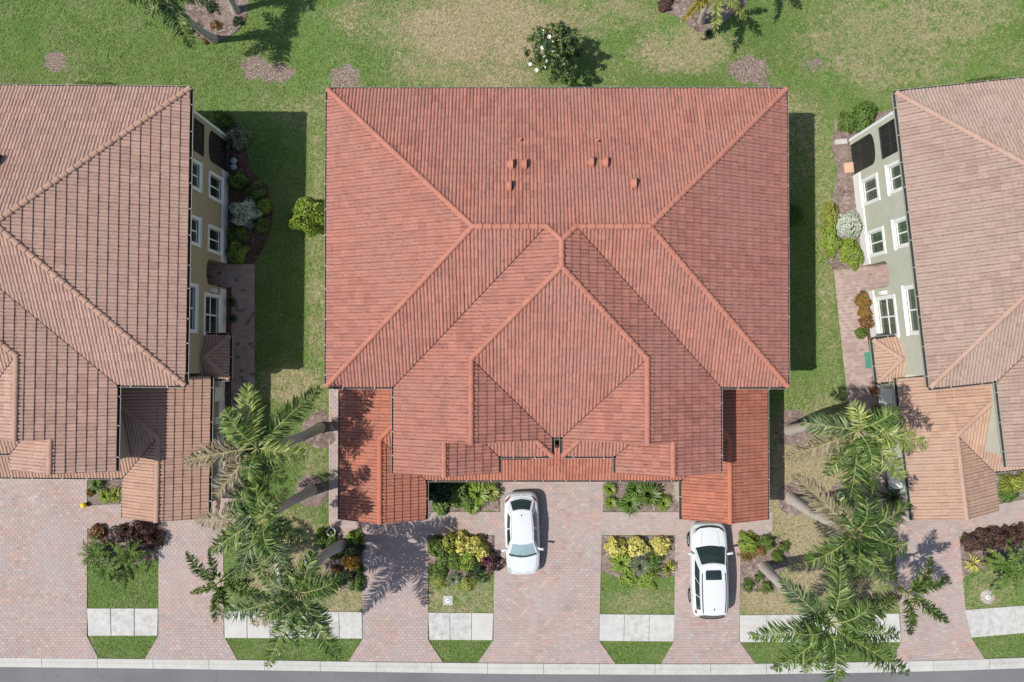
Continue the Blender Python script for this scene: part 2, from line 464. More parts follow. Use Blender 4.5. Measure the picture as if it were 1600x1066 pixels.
def trunk_mat():
    t = NT('palm_trunk')
    tc = t.n('ShaderNodeTexCoord')
    w = t.n('ShaderNodeTexWave', wave_type='BANDS', bands_direction='Z'); w.inputs['Scale'].default_value = 2.6
    w.inputs['Distortion'].default_value = 1.5; w.inputs['Detail'].default_value = 3
    t.l(tc.outputs['Object'], w.inputs['Vector'])
    base = t.ramp(w.outputs['Fac'], [(0.0,(0.28,0.24,0.195)),(0.3,(0.55,0.495,0.43)),(1.0,(0.66,0.60,0.53))])
    base = t.mix(t.math('MULTIPLY', t.map01(t.noise(7, 4, 0.7), 0.5, 0.75), 0.6), base, (0.30,0.265,0.225))
    t.col(base); t.rough(0.9, 0.1); t.bump(w.outputs['Fac'], 0.5, 0.02)
    return t.m
M['trunk'] = trunk_mat()
M['shaft'] = plain('crown_shaft', (0.17,0.22,0.06), 0.5, 0.3, 0.3, 5)
M['rachis'] = plain('leaf_rib', (0.34,0.33,0.13), 0.6, 0.2, 0.2, 5)
M['bark'] = plain('bark', (0.12,0.09,0.07), 0.9, 0.1, 0.3, 8)
M['carpaint'] = (lambda t: (t.col((0.60,0.62,0.63)), t.rough(0.3, 0.5), t.b.inputs.__getitem__('Coat Weight').__setattr__('default_value', 0.6), t.m)[-1])(NT('white_car_paint'))
M['black'] = plain('black_plastic', (0.018,0.018,0.019), 0.5, 0.4, 0.1)
M['tyre'] = plain('tyre_rubber', (0.022,0.022,0.023), 0.85, 0.2, 0.2)
M['rim'] = plain('alloy', (0.5,0.5,0.51), 0.3, 0.5, 0.05, metal=0.8)
M['lamp_clear'] = glass_mat('lamp_clear', (0.35,0.37,0.38), rough=0.1)
M['lamp_red'] = glass_mat('lamp_red', (0.28,0.015,0.015), rough=0.1)
M['sunshade'] = plain('sunshade_foil', (0.50,0.66,0.70), 0.45, 0.4, 0.12, 6)
M['yellow_pl'] = plain('yellow_plastic', (0.75,0.56,0.02), 0.5, 0.4, 0.08)
M['clay'] = plain('peach_concrete', (0.58,0.38,0.27), 0.9, 0.1, 0.1, 4)
M['green_pl'] = plain('green_mat', (0.07,0.24,0.17), 0.8, 0.2, 0.15, 6)
M['pale_blue'] = plain('pale_lid', (0.42,0.50,0.52), 0.6, 0.2, 0.08, 5)
M['iron'] = plain('iron', (0.06,0.055,0.05), 0.7, 0.3, 0.2, 6)

# ------------------------------------------------------------------ ground: lawn, road, kerb, walks, pavers
def ell(px, py, x0, y0, rx, ry, ang=0):
    a = R(ang); dx, dy = px-x0, py-y0
    u = (dx*math.cos(a)+dy*math.sin(a))/rx; v = (-dx*math.sin(a)+dy*math.cos(a))/ry
    return u*u+v*v
DRY = [(755,45,105,40,0.9),(690,95,60,30,0.6),(900,18,110,22,0.5),(600,20,70,25,0.5),(1070,75,60,28,0.65),(1390,60,110,60,0.5),(1480,25,90,30,0.55),(1250,215,50,50,0.45),
       (760,120,60,20,0.7),(1270,760,55,90,0.95),(1240,700,20,25,0.4),(1300,870,60,70,0.95),(1220,930,60,22,0.85),(1370,930,40,20,0.5),(1290,650,20,20,0.3),(455,600,38,22,0.7),(495,430,12,190,0.5),
       (470,690,30,20,0.4),(455,880,60,55,0.75),(500,730,20,50,0.45),(540,930,30,20,0.65),(720,935,45,20,0.55),(690,915,20,14,0.5),(1010,940,45,16,0.4),(1540,920,40,25,0.45),(1290,380,12,120,0.45),
       (60,110,80,30,0.25),(200,60,120,50,0.1),(480,170,60,22,0.35),(1430,110,60,25,0.3),(1255,480,12,120,0.12),(1300,560,12,80,0.3),(1560,60,60,40,0.3),(940,110,50,20,0.25)]
SOIL = [(83,93,18,18,1.0),(395,102,22,20,0.95),(430,112,30,16,0.95),(538,118,28,20,0.9),(1172,106,32,22,0.95),(1276,98,22,15,0.62),(1190,125,20,10,0.7)]
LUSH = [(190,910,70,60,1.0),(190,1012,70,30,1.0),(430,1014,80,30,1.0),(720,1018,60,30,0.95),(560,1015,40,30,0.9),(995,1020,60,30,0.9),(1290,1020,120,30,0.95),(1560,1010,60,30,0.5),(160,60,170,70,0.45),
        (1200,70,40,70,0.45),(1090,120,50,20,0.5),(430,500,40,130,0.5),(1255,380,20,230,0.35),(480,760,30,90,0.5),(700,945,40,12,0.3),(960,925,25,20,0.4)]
def ground_attr(p):
    px, py = 800 + p[0]*30.0*0.9998, 533 - (p[1]-0.724)*30.0
    d = s = l = 0.0
    for e in DRY:
        q = ell(px, py, *e[:4])
        if q < 4: d = max(d, e[4]*max(0, min(1, (2.0-q**0.5))))
    for e in SOIL:
        q = ell(px, py, *e[:4])
        if q < 4: s = max(s, e[4]*max(0, min(1, 0.5+(1.0-q**0.5)*1.3)))
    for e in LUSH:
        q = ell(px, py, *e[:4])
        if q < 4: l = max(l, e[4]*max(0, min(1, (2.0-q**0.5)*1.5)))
    return d, s, l
def make_lawn():
    x0, x1, y0, y1, st = -32.0, 32.0, -17.5, 21.5, 0.25
    nx, ny = int((x1-x0)/st)+1, int((y1-y0)/st)+1
    vs = []; cols = []
    for j in range(ny):
        for i in range(nx):
            x, y = x0+i*st, y0+j*st
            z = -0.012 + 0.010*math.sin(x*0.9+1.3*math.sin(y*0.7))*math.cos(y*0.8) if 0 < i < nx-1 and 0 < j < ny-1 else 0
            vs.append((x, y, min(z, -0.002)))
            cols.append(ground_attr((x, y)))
    fs = [(j*nx+i, j*nx+i+1, (j+1)*nx+i+1, (j+1)*nx+i) for j in range(ny-1) for i in range(nx-1)]
    n = len(vs); F = 400
    xe, ye = x0+(nx-1)*st, y0+(ny-1)*st
    vs += [(x0,y0,0),(xe,y0,0),(xe,ye,0),(x0,ye,0),(-F,-F,0),(F,-F,0),(F,F,0),(-F,F,0)]
    cols += [(0.2,0,0.2)]*8
    fs += [(n+4,n+5,n+1,n),(n+5,n+6,n+2,n+1),(n+6,n+7,n+3,n+2),(n+7,n+4,n,n+3)]
    me = bpy.data.meshes.new('lawn'); me.from_pydata(vs, [], fs)
    ca = me.color_attributes.new('ground', 'FLOAT_COLOR', 'POINT')
    arr = np.ones((len(vs), 4), dtype=np.float32); arr[:, :3] = cols
    ca.data.foreach_set('color', arr.ravel())
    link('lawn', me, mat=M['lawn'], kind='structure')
make_lawn()

KT = [(-120,1026),(0,1027),(200,1029),(400,1031),(600,1034),(800,1036),(1000,1037),(1150,1037),(1350,1034),(1480,1031),(1600,1027),(1720,1022)]
KB = [(-120,1040),(0,1042),(200,1044),(400,1047),(600,1050),(800,1053),(1000,1054),(1150,1054),(1350,1051),(1480,1048),(1600,1044),(1720,1039)]
def lerp_line(L, x):
    for a, b in zip(L[:-1], L[1:]):
        if a[0] <= x <= b[0]:
            return a[1]+(b[1]-a[1])*(x-a[0])/(b[0]-a[0])
    return L[-1][1]
def make_road():
    xs = list(range(-120, 1721, 40))
    mb = MB()
    a = [W(x, lerp_line(KB, x)-3) for x in xs]
    v = [(p.x, p.y, 0.012) for p in a] + [(p.x, p.y-8.0, 0.012) for p in a]
    v[0] = (-150, v[0][1]-2, 0.012); v[len(a)] = (-150, v[0][1]-8, 0.012)
    v[len(a)-1] = (150, v[len(a)-1][1]+12, 0.012); v[-1] = (150, v[len(a)-1][1]-8, 0.012)
    n = len(a)
    mb.add(v, [(i+n, i+n+1, i+1, i) for i in range(n-1)])
    mb.build('road', M['asphalt'], kind='structure')
    # kerb: segments with joints
    par = MB()
    p0 = [W(x, lerp_line(KT, x)) for x in xs]; p1 = [W(x, lerp_line(KB, x)) for x in xs]
    n = len(xs)
    par.add([(p.x,p.y,0.02) for p in p0]+[(p.x,p.y,0.02) for p in p1], [(i+n,i+n+1,i+1,i) for i in range(n-1)])
    kerb = par.build('kerb', M['iron'], kind='structure')
    x = -108.0
    while x < 1700:
        xa, xb = x+0.25, x+87-0.25
        mb = MB()
        N = 4
        sect = [(0.0,0.03),(0.03,0.062),(0.42,0.068),(0.50,0.085),(0.62,0.07),(1.0,0.03)]
        v = []
        for k in range(N+1):
            xx = xa+(xb-xa)*k/N
            t = W(xx, lerp_line(KT, xx)); b = W(xx, lerp_line(KB, xx))
            for s, z in sect:
                v.append((t.x+(b.x-t.x)*s, t.y+(b.y-t.y)*s, z))
        m = len(sect)
        mb.add(v, [(k*m+i, k*m+i+1, (k+1)*m+i+1, (k+1)*m+i) for k in range(N) for i in range(m-1)])
        mb.build('kerb_segment', M['curb'], kerb)
        x += 87
make_road()

def walk_run(name_parent, quads, z=0.05):
    """sidewalk run: list of px quads; each slab an object"""
    for q in quads:
        p = [W(*c) for c in q]
        c = sum((Vector(a) for a in p), Vector())/4
        mb = MB()
        e = 0.012
        ins = [a+(c-a).normalized()*0.02 for a in p]
        v = [(a.x,a.y,-0.02) for a in p]+[(a.x,a.y,z-e) for a in p]+[(a.x,a.y,z) for a in ins]
        fs = [(i,(i+1)%4,(i+1)%4+4,i+4) for i in range(4)]+[(i+4,(i+1)%4+4,(i+1)%4+8,i+8) for i in range(4)]+[(8,9,10,11)]
        mb.add(v, fs)
        mb.build('concrete_slab', M['walk'], name_parent)
def make_walks():
    base = MB()
    runs = [(136,950.5,248,950.5,138,993,247,993,3),(350,954.5,566,956,351,996.5,567,997.5,6),(669,957,771.5,958,671,999.5,770,1000,3),
            (937,959.5,1055,960.5,936,1001,1053,1002,3),(1156,961,1405,958.5,1156,1003,1408,1003,6),(1507,953,1700,938,1517,996,1700,980,5)]
    allq = []
    for x0,y0,x1,y1,x2,y2,x3,y3,n in runs:
        for k in range(n):
            a, b = k/n, (k+1)/n
            g = 0.16/ n / 10
            a2, b2 = a+g, b-g
            top = lambda t: (x0+(x1-x0)*t, y0+(y1-y0)*t)
            bot = lambda t: (x2+(x3-x2)*t, y2+(y3-y2)*t)
            allq.append([bot(a2), bot(b2), top(b2), top(a2)])
        p = [W(x2,y2), W(x3,y3), W(x1,y1), W(x0,y0)]
        base.add([(q.x,q.y,0.008) for q in p], [(0,1,2,3)])
    o = base.build('sidewalk', M['curb'], kind='structure')
    walk_run(o, allq)
make_walks()

NOGRASS = []
def pave(name, polys, rot, mat, lx=0.235, ly=0.14, kind='structure', lab=None):
    NOGRASS.extend(polys)
    return pave_(name, polys, rot, mat, lx, ly, kind)
def pave_(name, polys, rot, mat, lx, ly, kind):
    """polys: convex px polygons; running-bond pavers clipped to them"""
    base = MB(); mb = MB()
    ca, sa = math.cos(rot), math.sin(rot)
    g = 0.006
    for poly in polys:
        pw = [W(*c) for c in poly]
        p2 = [(q.x, q.y) for q in pw]
        if area2(p2) < 0: p2 = p2[::-1]
        base.add([(x,y,0.022) for x, y in p2], [tuple(range(len(p2)))])
        pl = [(x*ca+y*sa, -x*sa+y*ca) for x, y in p2]
        ux0, ux1 = min(q[0] for q in pl), max(q[0] for q in pl)
        uy0, uy1 = min(q[1] for q in pl), max(q[1] for q in pl)
        for j in range(math.floor(uy0/ly), math.ceil(uy1/ly)):
            off = (j % 2)*lx/2
            for i in range(math.floor((ux0-off)/lx), math.ceil((ux1-off)/lx)):
                a, b = i*lx+off+g, (i+1)*lx+off-g
                c, d = j*ly+g, (j+1)*ly-g
                r = clip_convex([(a,c),(b,c),(b,d),(a,d)], pl)
                if len(r) < 3 or area2(r) < 0.004: continue
                z = 0.036+random.uniform(-0.002, 0.003)
                tx, ty = random.uniform(-0.006,0.006), random.uniform(-0.006,0.006)
                cx = sum(q[0] for q in r)/len(r); cy = sum(q[1] for q in r)/len(r)
                top = [(q[0]*ca-q[1]*sa, q[0]*sa+q[1]*ca, z+(q[0]-cx)*tx+(q[1]-cy)*ty) for q in r]
                bot = [(v[0], v[1], 0.018) for v in top]
                n = len(r)
                mb.add(bot+top, [(k,(k+1)%n,(k+1)%n+n,k+n) for k in range(n)]+[tuple(range(n,2*n))])
    o = base.build(name, M['sand'], kind=kind)
    mb.build('paver', mat, o, kind='stuff')
    return o
pave('driveway', [[(-70,700),(137,735),(136,993),(-70,993)],[(-70,993),(136,993),(154,1028.5),(-70,1027)],[(137,790),(350,780),(349,826),(136,826)],
                  [(248,826),(349,826),(350,993),(248,993)],[(248,993),(350,993),(371,1031),(227,1029.5)]], 0.0, M['paver'])
pave('driveway', [[(514,600),(530,600),(530,800),(514,800)],[(514,800),(1207,800),(1207,836),(514,836)],[(566,836),(668,836),(669,1000),(567,998)],[(567,998),(669,1000),(692,1034.5),(545,1033)],
                  [(782,735),(942,735),(942,800),(782,800)],[(773,836),(940,836),(936,1001),(771,1000)],[(771,1000),(936,1001),(961,1036.5),(747,1035)],
                  [(1055,836),(1157,836),(1155,1002),(1053,1002)],[(1053,1002),(1155,1002),(1180,1036.5),(1033,1036.5)]], 0.0, M['paver'])
pave('driveway', [[(1393,790),(1495,800),(1508,951),(1406,957)],[(1406,957),(1508,951),(1517,996),(1408,1003)],[(1408,1003),(1517,996),(1538,1029),(1392,1033)],
                  [(1495,800),(1680,765),(1680,812),(1497,838)]], R(6.1), M['paver'])
pave('side_path', [[(300,413),(398,413),(398,449),(300,449)],[(362,449),(398,449),(398,602),(362,602)],[(362,602),(398,602),(384,700),(360,700)],[(360,700),(384,700),(372,828),(330,828)]], R(-0.56), M['paver_damp'], 0.225, 0.175)
pave('side_path', [[(1302,423),(1400,412),(1404,448),(1306,458)],[(1306,458),(1343,453),(1366,600),(1322,606)],[(1322,606),(1366,600),(1382,700),(1338,706)],[(1338,706),(1382,700),(1406,835),(1362,840)]], R(6.1), M['paver_old'], 0.225, 0.175)

def bed(pts, mat='mulch', h=0.05, name='mulch_bed', smooth=2):
    NOGRASS.append(pts)
    p = [W(*c) for c in pts]
    poly = []
    n = len(p)
    for i in range(n):
        a, b = p[i], p[(i+1) % n]
        L = (b-a).length; k = max(1, int(L/0.25))
        for q in range(k):
            t = q/k
            c = a.lerp(b, t)
            j = 0.035 if q else 0
            poly.append((c.x+random.uniform(-j,j), c.y+random.uniform(-j,j)))
    if area2(poly) < 0: poly = poly[::-1]
    x0, x1 = min(q[0] for q in poly), max(q[0] for q in poly); y0, y1 = min(q[1] for q in poly), max(q[1] for q in poly)
    bm = bmesh.new()
    vs = [bm.verts.new((x, y, 0.012)) for x, y in poly]
    f = bm.faces.new(vs)
    bmesh.ops.triangulate(bm, faces=[f])
    bmesh.ops.subdivide_edges(bm, edges=[e for e in bm.edges if not e.is_boundary], cuts=2, use_grid_fill=True)
    bm.verts.ensure_lookup_table()
    for v in bm.verts:
        if not v.is_boundary:
            v.co.z = 0.018+h*random.uniform(0.3, 1.0)
    me = bpy.data.meshes.new(name); bm.to_mesh(me); bm.free()
    return link(name, me, mat=M[mat], kind='structure')
def ring_bed(px, py, r, mat='mulch', n=16):
    bed([(px+r*random.uniform(0.88,1.1)*math.cos(2*math.pi*k/n), py+r*random.uniform(0.88,1.1)*math.sin(2*math.pi*k/n)) for k in range(n)], mat)
bed([(345,172),(368,190),(384,225),(392,265),(418,290),(427,325),(424,360),(411,390),(398,412),(352,412),(352,220)], 'mulch_red')
bed([(346,450),(361,450),(361,520),(360,602),(346,602)], 'mulch_red')
bed([(342,603),(361,603),(359,700),(345,800),(335,800)], 'mulch_red')
bed([(138,745),(190,745),(190,789),(138,789)])
bed([(137,827),(247,827),(247,872),(200,885),(137,880)])
bed([(668,745),(781,745),(781,799),(668,799)])
bed([(669,837),(772,837),(772,888),(735,905),(700,900),(669,890)])
bed([(943,745),(1062,745),(1062,799),(943,799)])
bed([(940,837),(1055,837),(1055,900),(1020,905),(985,910),(940,893)])
bed([(503,832),(565,837),(566,920),(540,922),(515,905),(492,860)])
bed([(1157,837),(1208,836),(1228,848),(1236,868),(1226,890),(1205,905),(1215,925),(1157,925)])
bed([(1496,842),(1700,815),(1700,880),(1545,890),(1525,888),(1503,905)])
bed([(1555,740),(1700,715),(1700,765),(1563,785)])
bed([(1305,190),(1350,182),(1400,170),(1420,430),(1385,416),(1302,422),(1283,398),(1282,350),(1300,310),(1308,270),(1300,235)])
bed([(1338,452),(1348,452),(1362,540),(1383,640),(1400,740),(1400,800),(1385,800),(1368,600),(1356,530)], 'mulch_red')
bed([(284,-20),(392,-20),(386,28),(372,48),(338,68),(306,58),(292,34)])
bed([(1020,-20),(1180,-20),(1162,12),(1128,36),(1108,56),(1086,48),(1062,28),(1036,18)])
for a in ((502,672,30),(487,768,26),(1240,670,31),(1240,780,27),(1316,775,22)): ring_bed(*a)

# ------------------------------------------------------------------ houses
S = 0.46                                   # roof pitch
EH, TW = 0.36, 0.307                       # tile course (plan), tile width
ZE, ZL = 6.15, 3.2                         # eave heights
SN = math.sqrt(1+S*S)
def tile_template():
    """two-roll concrete tile: a across, b up the slope (plan length), c height above the plane"""
    ts = [0, 0.035, 0.14, 0.25, 0.36, 0.465, 0.5, 0.535, 0.64, 0.75, 0.86, 0.965, 1.0]
    n = len(ts)-1
    prof = [(t*TW*0.996, -0.010 if t in (0, 0.5, 1.0) else 0.052*abs(math.sin(2*math.pi*t))**0.9) for t in ts]
    v = []
    for a, c in prof:
        v.append((a, 0.0, 0.054+c)); v.append((a, EH*1.03, 0.012+c))
    f = [(2*k, 2*k+2, 2*k+3, 2*k+1) for k in range(n)]
    m = len(v)
    for a, c in prof:
        v.append((a, 0.0, 0.054+c)); v.append((a, 0.004, 0.0))
    f += [(m+2*k+1, m+2*k+3, m+2*k+2, m+2*k) for k in range(n)]
    return v, f
TV, TF = tile_template()
TVA = np.array(TV)
def plane_frame(d, u0, zb):
    """d: up-slope plan direction; returns function (t, u, c) -> local xyz"""
    d = Vector((d[0], d[1])).normalized()
    p = Vector((d.y, -d.x))               # across, so that across x up = +z
    nrm = Vector((-S*d.x, -S*d.y, 1.0))/SN
    def f(t, u, c):
        return Vector((p.x*t+d.x*(u+u0), p.y*t+d.y*(u+u0), zb+S*u)) + nrm*c
    return d, p, nrm, f

def cap_template():
    """barrel ridge tile, length along +x, lower (front) end at x=0"""
    n = 6; L = 0.43
    v = []; f = []
    for x, r, dz in ((0, 0.128, 0.034), (L, 0.104, 0.0)):
        for k in range(n+1):
            a = math.pi*k/n
            v.append((x, r*math.cos(a), dz+r*0.78*math.sin(a)))
    f = [(k, n+1+k, n+2+k, k+1) for k in range(n)]
    m = len(v)
    for rr in (0.128, 0.10):
        for k in range(n+1):
            a = math.pi*k/n
            v.append((0, rr*math.cos(a), (0.034 if rr > 0.12 else -0.002)+rr*0.78*math.sin(a)))
    f += [(m+k, m+k+1, m+n+2+k, m+n+1+k) for k in range(n)]
    return v, f
CV, CF = cap_template()

def mir(poly):
    return [(-x, y) for x, y in poly]

def roof_spec():
    hw, hd, wx, gi = 10.19, 6.59, 7.19, 0.26
    yD, yG, yH, yF, gx = -8.84, -8.98, -9.66, -10.45, 2.63
    rx = hw-hd                     # main ridge end
    vx = wx-hd                     # valley meets ridge
    wr = (wx+gi)/2                 # big ridge x
    wu = wx-wr
    nr = (wx+gx)/2                 # narrow ridge x
    ya = yD+wx                     # apex
    yr = hd-wx                     # back of wing ridge
    up = []                        # (poly, flags, dir, u0, level)
    # rear
    up.append(([(-hw,hd),(hw,hd),(rx,0),(-rx,0)], 'nnnn', (0,-1), -hd))
    up.append(([(-vx,0),(vx,0),(0,yr)], 'inn', (0,-1), -hd))
    for sg in (1, -1):
        m = (lambda p: p) if sg == 1 else mir
        up.append((m([(-hw,hd),(-hw,-hd),(-rx,0)]), 'nnn', (sg,0), -hw))
        up.append((m([(-hw,-hd),(-rx,0),(-vx,0),(-wx,-hd)]), 'nnvn', (0,1), -hd))
        vy = lambda x: x+wx-hd
        up.append((m([(-wx,-hd),(-wx,yF),(-nr,yF),(-nr,vy(-nr))]), 'nniv', (sg,0), -wx))
        up.append((m([(-nr,vy(-nr)),(-nr,yG),(-wr,yG),(-wr,vy(-wr))]), 'iniv', (sg,0), -wx))
        up.append((m([(-wr,vy(-wr)),(-wr,yD+wu),(0,ya),(0,yr),(-vx,0)]), 'innnv', (sg,0), -wx))
        up.append((m([(-wr,yD+wu),(-gi,yD),(-gi,yG),(-wr,yG)]), 'vnin', (-sg,0), gi))
        up.append((m([(-gi,yG),(-gi,yH),(-gi-(yG-yH),yG)]), 'nni', (-sg,0), gi))
        up.append((m([(-gx,yF),(-gx,yH),(-gx-(yG-yH),yG),(-nr,yG),(-nr,yF)]), 'nvnnn', (-sg,0), gx))
        up.append((m([(-gx,yH),(-gi,yH),(-gi-(yG-yH),yG),(-gx-(yG-yH),yG)]), 'nnnv', (0,1), yH))
    up.append(([(0,ya),(-wr,yD+wu),(-gi,yD),(gi,yD),(wr,yD+wu)], 'nvnvn', (0,1), yD))
    caps = []
    z = lambda u: ZE+S*u
    P = lambda x, y, u: (x, y, z(u))
    for sg in (1, -1):
        f = lambda x, y, u: P(sg*x, y, u)
        caps += [(f(-hw,hd,0), f(-rx,0,hd)), (f(-hw,-hd,0), f(-rx,0,hd)), (f(-vx,0,hd), f(-rx,0,hd)) if sg == 1 else (f(-rx,0,hd), f(-vx,0,hd)),
                 (f(-vx,0,hd), f(0,yr,wx)), (f(-wr,yD+wu,wu), f(0,ya,wx)), (f(-wr,yG,wu), f(-wr,yD+wu,wu)), (f(-nr,yF,wx-nr), f(-nr,yG,wx-nr)), (f(-gi,yH,0), f(-gi-(yG-yH),yG,yG-yH))]
    caps.append((P(0,ya,wx), P(0,yr,wx)))
    eaves = [((-hw,hd),(hw,hd),(0,1)), ((0-gi,yD),(gi,yD),(0,-1))]
    for sg in (1, -1):
        eaves += [((-sg*hw,-hd),(-sg*hw,hd),(-sg,0)), ((-sg*hw,-hd),(-sg*wx,-hd),(0,-1)), ((-sg*wx,yF),(-sg*wx,-hd),(-sg,0)),
                  ((-sg*gx,yF),(-sg*gx,yH),(sg,0)), ((-sg*gx,yH),(-sg*gi,yH),(0,-1)), ((-sg*gi,yH),(-sg*gi,yD),(sg,0))]
    # lower roofs
    go, gn, gr, gf, sk, gb, ww = 10.2, 6.16, 8.18, -13.1, -11.17, -6.3, 6.75
    gu = go-gr
    yv = sk+gu
    lo = [([(-6.16,sk),(6.16,sk),(6.75,sk+0.59),(6.75,-9.45),(-6.75,-9.45),(-6.75,sk+0.59)], 'nvinnv'[0:6], (0,1), sk)]
    lcaps = []; leaves = [((-gn,sk),(gn,sk),(0,-1))]
    zl = lambda u: ZL+S*u
    for sg in (1, -1):
        m = (lambda p: p) if sg == 1 else mir
        lo.append((m([(gn+0.59,sk+0.59),(gr,yv),(ww,yv+gr-ww),]), 'vni', (0,1), sk))
        lo.append((m([(go,gf),(go,gb),(gr,gb),(gr,gf)]), 'nnin', (-sg,0), -go))
        lo.append((m([(gr,gb),(ww,gb),(ww,yv+gr-ww),(gr,yv)]), 'nnni', (-sg,0), -go))
        lo.append((m([(gn,gf),(gr,gf),(gr,yv),(gn,sk)]), 'nnvn', (sg,0), gn))
        f = lambda x, y, u: (sg*x, y, zl(u))
        lcaps += [(f(gr,gf,gu), f(gr,yv,gu)), (f(gr,yv,gu), f(ww,yv+gr-ww,go-ww))]
        leaves += [((sg*go,gf),(sg*go,gb),(sg,0)), ((sg*gn,gf),(sg*gn,sk),(-sg,0))]
    return up, caps, eaves, lo, lcaps, leaves
UP, CAPS, EAVES, LO, LCAPS, LEAVES = roof_spec()
# side entry canopy (one per side), eave 2.8
ZC = 2.8
def canopy_spec(sg):
    x0, x1, y0, y1 = 9.72, 10.95, -6.4, -4.35
    r = x1-x0; ym = (y0+y1)/2; hy = (y1-y0)/2
    # hip meets wall or ridge
    if hy < r: apex = (x1-hy, ym)
    else: apex = (x0, ym)
    m = (lambda p: p) if sg == 1 else mir
    pl = [(m([(x1,y0),(x1,y1),(apex[0],ym)]), 'nnn', (-sg,0), -x1),
          (m([(x0,y0),(x1,y0),(apex[0],ym),(x0,ym)]), 'nnnn', (0,1), y0),
          (m([(x0,ym),(apex[0],ym),(x1,y1),(x0,y1)]), 'nnnn', (0,-1), -y1)]
    z = lambda u: ZC+S*u
    cp = [((sg*x1,y0,z(0)),(sg*apex[0],ym,z(hy))), ((sg*x1,y1,z(0)),(sg*apex[0],ym,z(hy))), ((sg*apex[0],ym,z(hy)),(sg*x0,ym,z(hy)))]
    ev = [((sg*x1,y0),(sg*x1,y1),(sg,0)), ((sg*x0,y0),(sg*x1,y0),(0,-1)), ((sg*x0,y1),(sg*x1,y1),(0,1))]
    return pl, cp, ev

TILE_ME = {}
CAP_ME = {}
def shared(cache, key, V, F, mat, name, ns):
    if key not in cache:
        me = bpy.data.meshes.new(name); me.from_pydata(V, [], F); me.materials.append(mat)
        me.polygons.foreach_set('use_smooth', [i < ns for i in range(len(F))])
        at = me.attributes.new('tuv', 'FLOAT_VECTOR', 'POINT'); at.data.foreach_set('vector', [c for v in V for c in v])
        me.update()
        cache[key] = me
    return cache[key]

def roof_tiles(planes, zb, M4):
    """returns whole tiles [(matrix)], and clipped geometry"""
    whole = []; cv = []; cf = []
    for poly, flags, d, u0 in planes:
        if area2(poly) < 0:
            poly = poly[::-1]
            flags = flags[:-1][::-1]+flags[-1]
        d2, p2, nrm, fr = plane_frame(d, u0, zb)
        loc = [(p2.x*x+p2.y*y, d2.x*x+d2.y*y-u0) for x, y in poly]      # (t,u)
        if area2(loc) < 0: loc = loc[::-1]; fl = flags[:-1][::-1]+flags[-1]
        else: fl = flags
        n = len(loc)
        ins = []                                                        # edges with inset
        for i in range(n):
            a, b = loc[i], loc[(i+1) % n]
            ex, ey = b[0]-a[0], b[1]-a[1]; L = math.hypot(ex, ey)
            nx, ny = -ey/L, ex/L
            off = 0.014 if fl[i] == 'v' else (0.0 if fl[i] == 'i' else -0.0)
            if abs(ny) > 0.99 and abs(a[1]) < 0.02: off = -0.03         # eave overhang
            ins.append((a[0]+nx*off, a[1]+ny*off, nx, ny))
        t0, t1 = min(q[0] for q in loc), max(q[0] for q in loc); ua, ub = min(q[1] for q in loc), max(q[1] for q in loc)
        clip = []
        for i in range(int(math.floor((ua+0.05)/EH)), int(math.ceil(ub/EH))):
            u = i*EH-0.02
            for j in range(int(math.floor(t0/TW)), int(math.ceil(t1/TW))):
                t = j*TW
                cs = [(t,u),(t+TW,u),(t+TW,u+EH),(t,u+EH)]
                out = False; inside = True
                for ax, ay, nx, ny in ins:
                    dd = [(c[0]-ax)*nx+(c[1]-ay)*ny for c in cs]
                    if max(dd) <= 0.005: out = True; break
                    if min(dd) < -1e-3: inside = False
                if out: continue
                jt, jc, jr = random.uniform(-0.004,0.004), random.uniform(-0.004,0.005), random.uniform(-0.012,0.012)
                o = fr(t+jt, u, jc)
                bx = Vector((p2.x, p2.y, 0)); by = Vector((d2.x, d2.y, S))
                bx2 = bx+by.normalized()*jr; by2 = by-bx*jr
                m = Matrix(((bx2.x,by2.x,nrm.x,o.x),(bx2.y,by2.y,nrm.y,o.y),(bx2.z,by2.z,nrm.z,o.z),(0,0,0,1)))
                if inside: whole.append(m)
                else: clip.append(m)
        if clip:
            bm = bmesh.new()
            for m in clip:
                vs = [bm.verts.new(m @ Vector(v)) for v in TV]
                for f in TF: bm.faces.new([vs[k] for k in f])
            for ax, ay, nx, ny in ins:
                wn2 = Vector((p2.x*nx+d2.x*ny, p2.y*nx+d2.y*ny, 0))
                wp = Vector((p2.x*ax+d2.x*(ay+u0), p2.y*ax+d2.y*(ay+u0), 0))
                bmesh.ops.bisect_plane(bm, geom=bm.verts[:]+bm.edges[:]+bm.faces[:], plane_co=wp, plane_no=wn2, clear_inner=True)
            bm.verts.ensure_lookup_table()
            bm.verts.index_update()
            n0 = len(cv)
            cv += [tuple(v.co) for v in bm.verts]
            cf += [[v.index+n0 for v in f.verts] for f in bm.faces]
            bm.free()
    return whole, cv, cf

